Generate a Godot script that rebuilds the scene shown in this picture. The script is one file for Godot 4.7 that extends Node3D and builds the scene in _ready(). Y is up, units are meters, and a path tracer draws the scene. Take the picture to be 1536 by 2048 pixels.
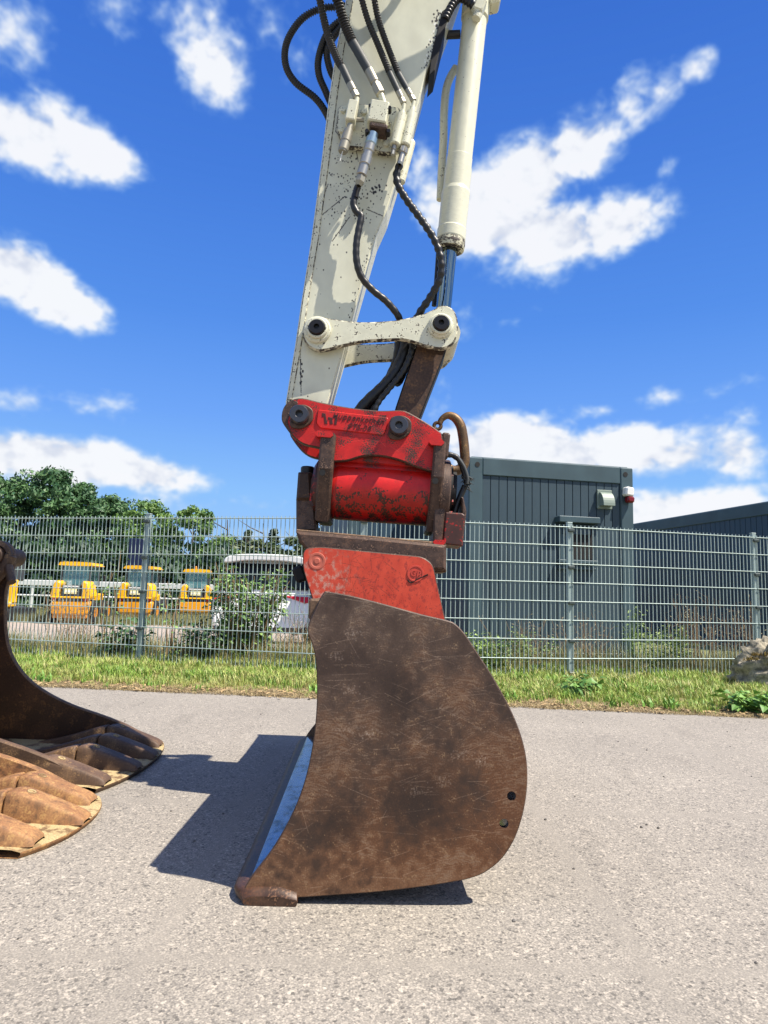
extends Node3D
# A wide grading bucket on a tilting coupler at the end of a cream excavator arm, on an asphalt yard by a wire mesh fence.

const F := 1366.0
var cam: Camera3D
var rng := RandomNumberGenerator.new()
var taken := {}
var M := {}

# ---------------------------------------------------------------- mesh collecting
class MB:
	var v := PackedVector3Array()
	var n := PackedVector3Array()
	var uv := PackedVector2Array()
	var col := PackedColorArray()
	var ink := Color(1, 1, 1)

	func put(a: Vector3, nn: Vector3, t: Vector2) -> void:
		v.append(a); n.append(nn); uv.append(t); col.append(ink)

	func tri(a: Vector3, b: Vector3, c: Vector3, hint: Vector3, ta := Vector2.ZERO, tb := Vector2.ZERO, tc := Vector2.ZERO) -> void:
		var nn := (c - a).cross(b - a)
		if nn.length_squared() < 1e-18:
			return
		nn = nn.normalized()
		if nn.dot(hint) < 0.0:
			put(a, -nn, ta); put(c, -nn, tc); put(b, -nn, tb)
		else:
			put(a, nn, ta); put(b, nn, tb); put(c, nn, tc)

	func quad(a: Vector3, b: Vector3, c: Vector3, d: Vector3, hint: Vector3) -> void:
		tri(a, b, c, hint, Vector2(0, 1), Vector2(1, 1), Vector2(1, 0))
		tri(a, c, d, hint, Vector2(0, 1), Vector2(1, 0), Vector2(0, 0))

	func grid(rows: Array, flip := false, closed := false, us := 1.0, vs := 1.0) -> void:
		var h := rows.size()
		var w: int = rows[0].size()
		var nn: Array[Vector3] = []
		nn.resize(h * w)
		for i in h:
			var up: PackedVector3Array = rows[maxi(i - 1, 0)]
			var dn: PackedVector3Array = rows[mini(i + 1, h - 1)]
			var me: PackedVector3Array = rows[i]
			for j in w:
				var l := j - 1
				var r := j + 1
				if closed:
					if l < 0: l = w - 2
					if r > w - 1: r = 1
				else:
					l = maxi(l, 0); r = mini(r, w - 1)
				var k := (dn[j] - up[j]).cross(me[r] - me[l])
				k = k.normalized() if k.length_squared() > 1e-16 else Vector3.UP
				nn[i * w + j] = -k if flip else k
		for i in h - 1:
			var p: PackedVector3Array = rows[i]
			var q: PackedVector3Array = rows[i + 1]
			for j in w - 1:
				var ids := [[i, j], [i, j + 1], [i + 1, j + 1], [i, j], [i + 1, j + 1], [i + 1, j]]
				if flip:
					ids = [[i, j], [i + 1, j + 1], [i, j + 1], [i, j], [i + 1, j], [i + 1, j + 1]]
				for e in ids:
					var a: int = e[0]
					var b: int = e[1]
					put(p[b] if a == i else q[b], nn[a * w + b], Vector2(float(b) / (w - 1) * us, float(a) / (h - 1) * vs))

	func fan(ring: PackedVector3Array, hint: Vector3) -> void:
		var c := Vector3.ZERO
		for p in ring: c += p
		c /= ring.size()
		for i in ring.size():
			tri(c, ring[i], ring[(i + 1) % ring.size()], hint)

	func tube(path: PackedVector3Array, r: PackedFloat32Array, sides := 10, caps := true) -> void:
		var rows := []
		var u := Vector3.ZERO
		for i in path.size():
			var t := (path[mini(i + 1, path.size() - 1)] - path[maxi(i - 1, 0)]).normalized()
			if i == 0:
				u = t.cross(Vector3.BACK)
				if u.length() < 0.1: u = t.cross(Vector3.RIGHT)
			u = (u - t * u.dot(t)).normalized()
			var w := t.cross(u)
			var ring := PackedVector3Array()
			for k in sides + 1:
				var a := TAU * k / sides
				ring.append(path[i] + (u * cos(a) + w * sin(a)) * r[i])
			rows.append(ring)
		grid(rows, true, true, 1.0, path.size() * 0.1)
		if caps:
			fan(rows[0].slice(0, sides), path[0] - path[1])
			fan(rows[-1].slice(0, sides), path[-1] - path[-2])

	# prof: [distance along the axis from a, radius] pairs
	func lathe(a: Vector3, axis: Vector3, prof: Array, sides := 24, start := 0.0) -> void:
		axis = axis.normalized()
		var u := axis.cross(Vector3.UP)
		if u.length() < 0.1: u = axis.cross(Vector3.RIGHT)
		u = u.normalized()
		var w := axis.cross(u)
		for i in prof.size() - 1:
			var p: Array = prof[i]
			var q: Array = prof[i + 1]
			var ln := Vector2(q[0] - p[0], q[1] - p[1])
			if ln.length() < 1e-6: continue
			for k in sides:
				var a0 := start + TAU * k / sides
				var a1 := start + TAU * (k + 1) / sides
				var d0 := u * cos(a0) + w * sin(a0)
				var d1 := u * cos(a1) + w * sin(a1)
				var smooth := sides > 8
				var dm := (d0 + d1).normalized()
				var n0 := ((d0 if smooth else dm) * ln.x - axis * ln.y).normalized()
				var n1 := ((d1 if smooth else dm) * ln.x - axis * ln.y).normalized()
				var c := [a + axis * p[0] + d0 * p[1], a + axis * p[0] + d1 * p[1], a + axis * q[0] + d1 * q[1], a + axis * q[0] + d0 * q[1]]
				var nn := [n0, n1, n1, n0]
				var tt := [Vector2(float(k) / sides, float(i)), Vector2(float(k + 1) / sides, float(i)), Vector2(float(k + 1) / sides, i + 1.0), Vector2(float(k) / sides, i + 1.0)]
				for e in [[0, 1, 2], [0, 2, 3]]:
					var A: Vector3 = c[e[0]]
					var B: Vector3 = c[e[1]]
					var C: Vector3 = c[e[2]]
					var g := (C - A).cross(B - A)
					if g.length_squared() < 1e-20: continue
					var o: Array = e if g.dot(dm * ln.x - axis * ln.y) > 0.0 else [e[0], e[2], e[1]]
					for z in o: put(c[z], nn[z], tt[z])

	func add_to(m: ArrayMesh) -> void:
		if v.is_empty(): return
		var a := []
		a.resize(Mesh.ARRAY_MAX)
		a[Mesh.ARRAY_VERTEX] = v
		a[Mesh.ARRAY_NORMAL] = n
		a[Mesh.ARRAY_TEX_UV] = uv
		a[Mesh.ARRAY_COLOR] = col
		m.add_surface_from_arrays(Mesh.PRIMITIVE_TRIANGLES, a)

	func mesh() -> ArrayMesh:
		var m := ArrayMesh.new()
		add_to(m)
		return m

# ---------------------------------------------------------------- places and outlines
# a point of the photograph, put at a distance of d metres in front of the camera's place
func P(px: float, py: float, d: float) -> Vector3:
	var k := cam.transform.basis * Vector3((px - 768.0) / F, -(py - 1024.0) / F, -1.0)
	return cam.position + k * (d / -k.z)

func pl(a: Array, d: float) -> PackedVector2Array:
	var o := PackedVector2Array()
	for i in range(0, a.size(), 2):
		var q := P(a[i], a[i + 1], d)
		o.append(Vector2(q.x, q.y))
	return o

func p3(a: Array, d: float, d1 := -1.0, from := 0.0) -> PackedVector3Array:
	# d1: the distance at the far end, reached from the given share of the way on
	var o := PackedVector3Array()
	for i in range(0, a.size(), 2):
		o.append(P(a[i], a[i + 1], d if d1 < 0.0 else lerpf(d, d1, smoothstep(from, 1.0, float(i) / a.size()))))
	return o

func cr(a, b, c, d, t: float):
	return 0.5 * ((2.0 * b) + (c - a) * t + (2.0 * a - 5.0 * b + 4.0 * c - d) * t * t + (3.0 * b - a - 3.0 * c + d) * t * t * t)

func smooth2(p: PackedVector2Array, k: int) -> PackedVector2Array:
	var o := PackedVector2Array()
	var s := p.size()
	for i in s:
		for j in k:
			o.append(cr(p[(i - 1 + s) % s], p[i], p[(i + 1) % s], p[(i + 2) % s], float(j) / k))
	return o

func open2(p: PackedVector2Array, k: int) -> PackedVector2Array:
	var o := PackedVector2Array()
	var s := p.size()
	for i in s - 1:
		for j in k:
			o.append(cr(p[maxi(i - 1, 0)], p[i], p[i + 1], p[mini(i + 2, s - 1)], float(j) / k))
	o.append(p[s - 1])
	return o

func spl(p: PackedVector3Array, k: int) -> PackedVector3Array:
	var o := PackedVector3Array()
	var s := p.size()
	for i in s - 1:
		for j in k:
			o.append(cr(p[maxi(i - 1, 0)], p[i], p[i + 1], p[mini(i + 2, s - 1)], float(j) / k))
	o.append(p[s - 1])
	return o

func even(p: PackedVector3Array, step: float) -> PackedVector3Array:
	var o := PackedVector3Array([p[0]])
	var left := step
	for i in p.size() - 1:
		var a := p[i]
		var d := p[i + 1] - a
		var l := d.length()
		var at := 0.0
		while l - at >= left:
			at += left
			o.append(a + d * (at / l))
			left = step
		left -= l - at
	o.append(p[-1])
	return o

func round_corners(p: PackedVector2Array, r: float, k := 4) -> PackedVector2Array:
	var o := PackedVector2Array()
	var s := p.size()
	for i in s:
		var a := p[(i - 1 + s) % s]
		var b := p[i]
		var c := p[(i + 1) % s]
		var q := minf(r, minf(a.distance_to(b), b.distance_to(c)) * 0.45)
		var s0 := b + (a - b).normalized() * q
		var s1 := b + (c - b).normalized() * q
		for j in k + 1:
			var t := float(j) / k
			o.append(s0.lerp(b, t).lerp(b.lerp(s1, t), t))
	return o

func clean(p: PackedVector2Array) -> PackedVector2Array:
	var o := PackedVector2Array()
	for q in p:
		if o.is_empty() or o[-1].distance_to(q) > 0.0004:
			o.append(q)
	while o.size() > 3 and o[0].distance_to(o[-1]) < 0.0004:
		o.remove_at(o.size() - 1)
	if Geometry2D.is_polygon_clockwise(o):
		o.reverse()
	return o

func inset(p: PackedVector2Array, b: float) -> PackedVector2Array:
	var o := PackedVector2Array()
	var s := p.size()
	for i in s:
		var e0 := (p[i] - p[(i - 1 + s) % s]).normalized()
		var e1 := (p[(i + 1) % s] - p[i]).normalized()
		var n0 := Vector2(-e0.y, e0.x)
		var n1 := Vector2(-e1.y, e1.x)
		var m := n0 + n1
		if m.length() < 0.05: m = n0
		m = m.normalized()
		o.append(p[i] + m * (b / maxf(0.45, m.dot(n0))))
	return o

# a plate: outline in x and y, front at z, thick towards -z, its edges bevelled. Surface 0 the faces, surface 1 the bevels and sides
func plate(outline: PackedVector2Array, z: float, thick: float, bev := 0.003, xf := Transform3D(), joined := false, box := Rect2(), holes := []) -> ArrayMesh:
	var p := clean(outline)
	var rim := inset(p, bev)
	var q := holed(rim, holes) if holes else rim
	var f := MB.new()
	var e := f if joined else MB.new()
	var r := Rect2(p[0], Vector2.ZERO)
	for a in p: r = r.expand(a)
	if box.size.x > 0.0: r = box
	var ids := Geometry2D.triangulate_polygon(q)
	if ids.is_empty():
		q = p
		rim = p
		ids = Geometry2D.triangulate_polygon(q)
		if ids.is_empty(): push_warning("a plate could not be cut into triangles: %s" % [p.slice(0, 3)])
	var B := xf.basis
	for side in 2:
		var zz := z if side == 0 else z - thick
		var hint := B * Vector3(0, 0, 1 if side == 0 else -1)
		for i in range(0, ids.size(), 3):
			var a := []
			var t := []
			for k in 3:
				var w := q[ids[i + k]]
				a.append(xf * Vector3(w.x, w.y, zz))
				t.append(Vector2((w.x - r.position.x) / r.size.x, 1.0 - (w.y - r.position.y) / r.size.y))
			f.tri(a[0], a[1], a[2], hint, t[0], t[1], t[2])
	var s := p.size()
	for i in s:
		var j := (i + 1) % s
		var d := p[j] - p[i]
		var out := Vector3(d.y, -d.x, 0).normalized()
		var lv := [Vector3(rim[i].x, rim[i].y, z), Vector3(rim[j].x, rim[j].y, z), Vector3(p[i].x, p[i].y, z - bev), Vector3(p[j].x, p[j].y, z - bev), Vector3(p[i].x, p[i].y, z - thick + bev), Vector3(p[j].x, p[j].y, z - thick + bev), Vector3(rim[i].x, rim[i].y, z - thick), Vector3(rim[j].x, rim[j].y, z - thick)]
		for k in 3:
			var h: Vector3 = B * (out + Vector3(0, 0, [1, 0, -1][k]))
			e.quad(xf * lv[k * 2], xf * lv[k * 2 + 1], xf * lv[k * 2 + 3], xf * lv[k * 2 + 2], h)
	for h in holes:
		for k in 16:
			var a0 := Vector2.from_angle(TAU * k / 16.0)
			var a1 := Vector2.from_angle(TAU * (k + 1) / 16.0)
			var c0: Vector2 = h[0] + a0 * h[1]
			var c1: Vector2 = h[0] + a1 * h[1]
			e.quad(xf * Vector3(c0.x, c0.y, z), xf * Vector3(c1.x, c1.y, z), xf * Vector3(c1.x, c1.y, z - thick), xf * Vector3(c0.x, c0.y, z - thick), B * Vector3(-a0.x, -a0.y, 0))
	var m := ArrayMesh.new()
	f.add_to(m)
	if not joined: e.add_to(m)
	return m

func rect(cx: float, cy: float, w: float, h: float, c := 0.0) -> PackedVector2Array:
	var x := w / 2
	var y := h / 2
	if c <= 0.0:
		return PackedVector2Array([Vector2(cx - x, cy - y), Vector2(cx + x, cy - y), Vector2(cx + x, cy + y), Vector2(cx - x, cy + y)])
	return PackedVector2Array([Vector2(cx - x + c, cy - y), Vector2(cx + x - c, cy - y), Vector2(cx + x, cy - y + c), Vector2(cx + x, cy + y - c), Vector2(cx + x - c, cy + y), Vector2(cx - x + c, cy + y), Vector2(cx - x, cy + y - c), Vector2(cx - x, cy - y + c)])

# a box with chamfered edges
func box(at: Vector3, size: Vector3, c := 0.004, b := Basis()) -> ArrayMesh:
	return plate(rect(0, 0, size.x, size.y, c), size.z / 2, size.z, c, Transform3D(b, at), true)

func both(list: Array) -> ArrayMesh:
	var st := SurfaceTool.new()
	st.begin(Mesh.PRIMITIVE_TRIANGLES)
	for m in list:
		for k in m.get_surface_count():
			st.append_from(m, k, Transform3D())
	return st.commit()

# ---------------------------------------------------------------- the tree of things
func numbered(called: String) -> String:
	taken[called] = taken.get(called, 0) + 1
	return called if taken[called] == 1 else "%s_%03d" % [called, taken[called] - 1]

func tag(o: Node3D, label: String, category := "", group := "", kind := "") -> Node3D:
	o.set_meta("label", label)
	if category: o.set_meta("category", category)
	if group: o.set_meta("group", group)
	if kind: o.set_meta("kind", kind)
	return o

func thing(called: String, label: String, category: String, at := Vector3.ZERO, group := "") -> Node3D:
	var o := Node3D.new()
	o.name = numbered(called)
	o.position = at
	add_child(o)
	tag(o, label, category, group)
	return o

# shapes are given in world coordinates; a part's own origin stays there
func part(to: Node3D, called: String, mesh: Mesh, mat, label := "", mat2 = null) -> MeshInstance3D:
	var o := MeshInstance3D.new()
	o.name = called
	o.mesh = mesh
	if mesh.get_surface_count() > 0: o.set_surface_override_material(0, mat)
	if mesh.get_surface_count() > 1: o.set_surface_override_material(1, mat2 if mat2 else mat)
	var g := Vector3.ZERO
	var up: Node = to
	while up != self and up != null:
		g += up.position
		up = up.get_parent()
	o.position = -g
	if label: o.set_meta("label", label)
	to.add_child(o, true)
	return o

func single(called: String, mesh: Mesh, mat, label: String, category := "", kind := "") -> MeshInstance3D:
	var o := MeshInstance3D.new()
	o.name = numbered(called)
	o.mesh = mesh
	o.set_surface_override_material(0, mat)
	add_child(o)
	tag(o, label, category, "", kind)
	return o

# ---------------------------------------------------------------- computed textures
func draw_rows(w: int, h: int, f: Callable) -> Image:
	var b := PackedByteArray()
	b.resize(w * h * 3)
	var i := 0
	for y in h:
		for x in w:
			var c: Color = f.call(x, y)
			b[i] = clampi(int(c.r * 255.0 + 0.5), 0, 255)
			b[i + 1] = clampi(int(c.g * 255.0 + 0.5), 0, 255)
			b[i + 2] = clampi(int(c.b * 255.0 + 0.5), 0, 255)
			i += 3
	return Image.create_from_data(w, h, false, Image.FORMAT_RGB8, b)

# a noise laid down once as bytes that wrap round, looked up quickly
class Waves:
	var d: PackedByteArray
	var s: int
	func _init(host, n: FastNoiseLite, size: int) -> void:
		s = size
		d = host.wrapped(n, size)
	func at(x: float, y: float) -> float:
		return (d[(int(y) & (s - 1)) * s + (int(x) & (s - 1))] - 127.5) * 0.006

func noise(s: int, freq: float, oct := 4, type := FastNoiseLite.TYPE_SIMPLEX_SMOOTH) -> FastNoiseLite:
	var n := FastNoiseLite.new()
	n.seed = s
	n.noise_type = type
	n.frequency = freq
	n.fractal_octaves = oct
	n.fractal_type = FastNoiseLite.FRACTAL_FBM if oct > 1 else FastNoiseLite.FRACTAL_NONE
	return n

# one byte per pixel of a noise that wraps round
func wrapped(n: FastNoiseLite, s: int) -> PackedByteArray:
	var im := n.get_seamless_image(s, s)
	im.convert(Image.FORMAT_L8)
	return im.get_data()

func tex(im: Image) -> ImageTexture:
	return ImageTexture.create_from_image(im)

func c8(r: float, g: float, b: float) -> Color:
	return Color(r / 255.0, g / 255.0, b / 255.0)

func disc(im: Image, cx: float, cy: float, r: float, c: Color) -> void:
	var w := im.get_width()
	var h := im.get_height()
	for y in range(maxi(int(cy - r), 0), mini(int(cy + r) + 2, h)):
		for x in range(maxi(int(cx - r), 0), mini(int(cx + r) + 2, w)):
			var d := Vector2(x - cx, y - cy).length()
			if d <= r + 0.5:
				im.set_pixel(x, y, im.get_pixel(x, y).lerp(c, clampf(r + 0.5 - d, 0, 1) * c.a))

func line(im: Image, a: Vector2, b: Vector2, r: float, c: Color, jit := 0.0) -> void:
	var k := maxi(int(a.distance_to(b) / maxf(r, 0.6)), 1)
	for i in k + 1:
		if jit > 0.0 and rng.randf() < 0.2: continue
		disc(im, lerpf(a.x, b.x, float(i) / k) + rng.randf_range(-jit, jit), lerpf(a.y, b.y, float(i) / k) + rng.randf_range(-jit, jit), r * rng.randf_range(0.6, 1.0), c)

func mat(c: Color, rough := 0.6, metal := 0.0, t: Texture2D = null, tri := 0.0) -> StandardMaterial3D:
	var m := StandardMaterial3D.new()
	m.albedo_color = c
	m.roughness = rough
	m.metallic = metal
	if t:
		m.albedo_texture = t
		if tri > 0.0:
			m.uv1_triplanar = true
			m.uv1_scale = Vector3.ONE * tri
	return m

func relief(m: StandardMaterial3D, t: Texture2D, cm: float) -> StandardMaterial3D:
	m.heightmap_enabled = true
	m.heightmap_texture = t
	m.heightmap_scale = cm
	return m

# ---------------------------------------------------------------- sky
# clouds: azimuth and elevation of the centre, half width, half height (degrees), turn, strength
const CLOUDS := [
	[-30.5,31.2,3.6,1.9,0.12,1.3],[-27.0,31.8,3.9,2.0,0.17,1.3],[-23.8,31.3,2.41,0.97,0.27,0.80],[-29.7,33.1,2.05,1.17,-0.03,0.45],[-31.7,37.2,2.02,1.89,0.27,0.80],[-32.1,35.1,1.10,1.24,-0.03,0.60],[-24.7,39.9,1.70,1.41,-0.03,0.55],[-21.0,41.1,2.01,1.15,-0.03,0.50],
	[-17.8,40.8,1.78,2.22,-0.03,0.90],[-15.9,38.6,2.4,2.5,0.27,1.2],[-15.3,36.5,1.13,1.13,-0.03,0.70],[-11.3,41.6,1.52,1.82,-0.03,0.75],[-9.4,39.8,1.11,1.74,-0.03,0.60],[-30.1,22.5,3.2,2.1,0.17,1.5],[-27.3,21.2,3.4,1.8,0.32,1.5],[-24.5,20.5,1.58,0.98,0.27,0.90],
	[-29.0,13.3,1.88,1.09,0.07,0.95],[-24.5,13.8,1.63,0.72,-0.03,0.60],[-21.8,13.9,1.56,0.89,-0.03,0.70],[-26.5,9.5,7.12,1.7,0.02,1.6],[-20.7,9.1,5.2,1.4,0.09,1.5],[-27.7,7.7,5.61,1.75,-0.03,0.90],[-19.1,6.9,3.86,1.16,0.07,0.60],
	[25.8,37.4,1.04,0.93,-0.63,1.00],[23.3,36.4,1.81,0.97,-0.63,0.90],[19.7,35.8,2.52,1.58,-0.53,0.85],[16.4,34.3,3.4,2.1,-0.53,1.25],[12.1,32.6,3.3,2.6,-0.43,1.45],[8.9,30.5,3.7,3.0,-0.03,1.6],[13.4,28.7,4.3,2.3,0.07,1.5],[18.7,28.5,3.7,2.0,-0.18,1.4],[21.9,29.9,1.50,1.00,-0.53,0.80],
	[23.0,31.8,0.77,0.64,-0.03,0.80],[12.1,26.3,2.98,1.41,0.07,0.75],[4.3,31.0,2.18,2.00,-0.03,0.90],[2.2,33.3,1.42,1.95,-0.03,0.60],[17.5,26.4,2.15,1.08,-0.03,0.60],[6.6,22.3,1.18,1.41,-0.03,0.70],[11.5,22.6,1.92,0.54,-0.33,0.40],[4.3,16.6,1.14,1.96,-0.03,0.55],
	[22.4,15.7,1.40,0.74,-0.13,0.75],[27.2,16.1,2.60,0.62,-0.33,0.60],[17.4,14.9,1.47,0.46,-0.03,0.50],[10.1,12.5,4.88,2.2,-0.03,1.7],[14.2,11.5,3.99,1.7,0.07,1.6],[19.8,11.9,3.81,1.7,-0.03,1.6],[23.2,11.2,2.9,1.4,-0.03,1.3],[26.2,12.9,2.48,1.42,-0.23,0.95],
	[27.4,11.2,2.1,1.93,-0.03,1.3],[18.5,10.3,3.48,0.85,-0.03,0.60],[21.8,6.4,3.6,2.0,-0.03,1.5],[25.4,6.9,4.1,1.7,-0.13,1.4],[28.4,8.3,1.91,0.76,-0.03,0.70],[24.7,9.2,1.45,0.51,-0.03,0.40],[-12.0,7.0,2.84,0.49,-0.03,0.40],[-20.9,6.4,2.28,0.46,-0.03,0.40],[-7.0,4.4,3.73,0.66,-0.03,0.50]]

func make_sky() -> ImageTexture:
	var W := 4096
	var H := 2048
	var list := CLOUDS.duplicate()
	rng.seed = 77
	for i in 480:   # unseen rest of the sky: extra clouds added to whiten the fill light
		var az := rng.randf_range(58.0, 302.0)
		var el := 3.0 + 72.0 * pow(rng.randf(), 1.3)
		var s := rng.randf_range(0.6, 1.5)
		for k in 3:
			list.append([az + rng.randf_range(-4, 4), el + rng.randf_range(-1.2, 1.2), rng.randf_range(2.0, 5.0) * s, rng.randf_range(1.0, 2.0) * s, rng.randf_range(-0.4, 0.3), rng.randf_range(0.5, 1.1)])
	# how much cloud there is, on a coarse grid of 0.35 degrees
	var gw := 1024
	var gh := 262
	var env := PackedFloat32Array()
	env.resize(gw * gh)
	for c in list:
		var ce := cos(deg_to_rad(c[1]))
		var rx: float = c[2] * 1.55
		var ry: float = c[3] * 1.5
		var big := maxf(rx, ry) * 1.1
		var j0 := maxi(int((c[1] - big) / 90.0 * 256), 0)
		var j1 := mini(int((c[1] + big) / 90.0 * 256) + 1, gh - 1)
		var i0 := int(floor((c[0] - big / ce + 180.0) / 360.0 * gw))
		var i1 := int(ceil((c[0] + big / ce + 180.0) / 360.0 * gw))
		var ca := cos(c[4])
		var sa := sin(c[4])
		for j in range(j0, j1 + 1):
			var dy: float = c[1] - (j + 0.5) / 256.0 * 90.0   # downwards, like the photograph's rows
			for i in range(i0, i1 + 1):
				var dx: float = ((i + 0.5) / gw * 360.0 - 180.0 - c[0]) * ce
				var x: float = (dx * ca + dy * sa) / rx
				var y: float = (-dx * sa + dy * ca) / ry
				var d := x * x + y * y
				if d < 1.0:
					var at := j * gw + ((i % gw) + gw) % gw
					env[at] = maxf(env[at], (1.0 - d) * c[5]) + 0.12 * (1.0 - d) * c[5]
	var big_n := noise(5, 1.0, 4)
	var fine := noise(9, 1.0, 3)
	var stops := [[0.0, 170, 208, 251], [8.0, 141, 194, 253], [14.0, 113, 168, 249], [22.0, 86, 145, 235], [32.0, 71, 127, 222], [43.0, 60, 113, 210], [90.0, 46, 92, 188]]
	var base := PackedColorArray()
	for j in 1024:
		var el := (j + 0.5) / 1024.0 * 90.0
		for k in stops.size() - 1:
			var a: Array = stops[k]
			var b: Array = stops[k + 1]
			if el >= a[0] and el < b[0]:
				base.append(c8(a[1], a[2], a[3]).lerp(c8(b[1], b[2], b[3]), (el - a[0]) / (b[0] - a[0])))
	var low := Color(0.471, 0.490, 0.471)
	var all := PackedByteArray()
	for y in 1024:
		var c0: Color = base[1023 - y]
		var row := PackedByteArray([int(c0.r * 255.0 + 0.5), int(c0.g * 255.0 + 0.5), int(c0.b * 255.0 + 0.5)])
		while row.size() < W * 3: row.append_array(row)
		row.resize(W * 3)
		var e := (1023.5 - y) / 1024.0
		var gy := e * 256.0 - 0.5
		var iy := clampi(int(gy), 0, gh - 2)
		var fy := clampf(gy - iy, 0, 1)
		var o0 := iy * gw
		var o1 := o0 + gw
		var el := e * PI / 2
		var ce := cos(el)
		var se := sin(el)
		var vb := lerpf(env[o0], env[o1], fy)
		for ia in gw:
			var va := vb
			vb = lerpf(env[o0 + (ia + 1) % gw], env[o1 + (ia + 1) % gw], fy)
			if va < 0.02 and vb < 0.02: continue
			var seen := absi(ia - 512) < 150   # the part of the sky round the view is drawn finest
			var last := Color()
			for k in 4:
				if k == 0 or seen:
					var v := lerpf(va, vb, k * 0.25)
					var az := ((ia + 0.5 + k * 0.25) / gw - 0.5) * TAU
					var dx := sin(az) * ce
					var dz := -cos(az) * ce
					var n1 := big_n.get_noise_3d(dx * 9.0, se * 13.0, dz * 9.0)
					var dens := v + n1 * 0.66 - 0.32
					if dens < -0.36:
						last = c0
					else:
						var n2 := fine.get_noise_3d(dx * 40.0 + n1 * 0.5, se * 52.0, dz * 40.0 + n1 * 0.5)
						dens += n2 * 0.36
						var a := smoothstep(-0.08, 1.05, dens)
						a = clampf(a * a * 0.3 + a * 0.72, 0.0, 0.97)
						var thick := smoothstep(0.3, 1.15, v + n1 * 0.7 + n2 * 0.3)
						var white := Color(0.862, 0.892, 0.968).lerp(Color(0.980, 0.984, 0.996), thick)
						white = white.lerp(Color(0.784, 0.816, 0.894), smoothstep(0.0, 0.6, -n1 * 0.9 - n2 * 0.4) * 0.6 * thick)
						last = c0.lerp(white, a)
				var at := ((ia * 4 + 2 + k + W / 2) % W) * 3
				row[at] = int(last.r * 255.0 + 0.5)
				row[at + 1] = int(last.g * 255.0 + 0.5)
				row[at + 2] = int(last.b * 255.0 + 0.5)
		all.append_array(row)
	var under := PackedByteArray([120, 125, 120])
	while under.size() < W * 1024 * 3: under.append_array(under)
	under.resize(W * 1024 * 3)
	all.append_array(under)
	return tex(Image.create_from_data(W, H, false, Image.FORMAT_RGB8, all))

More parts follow.
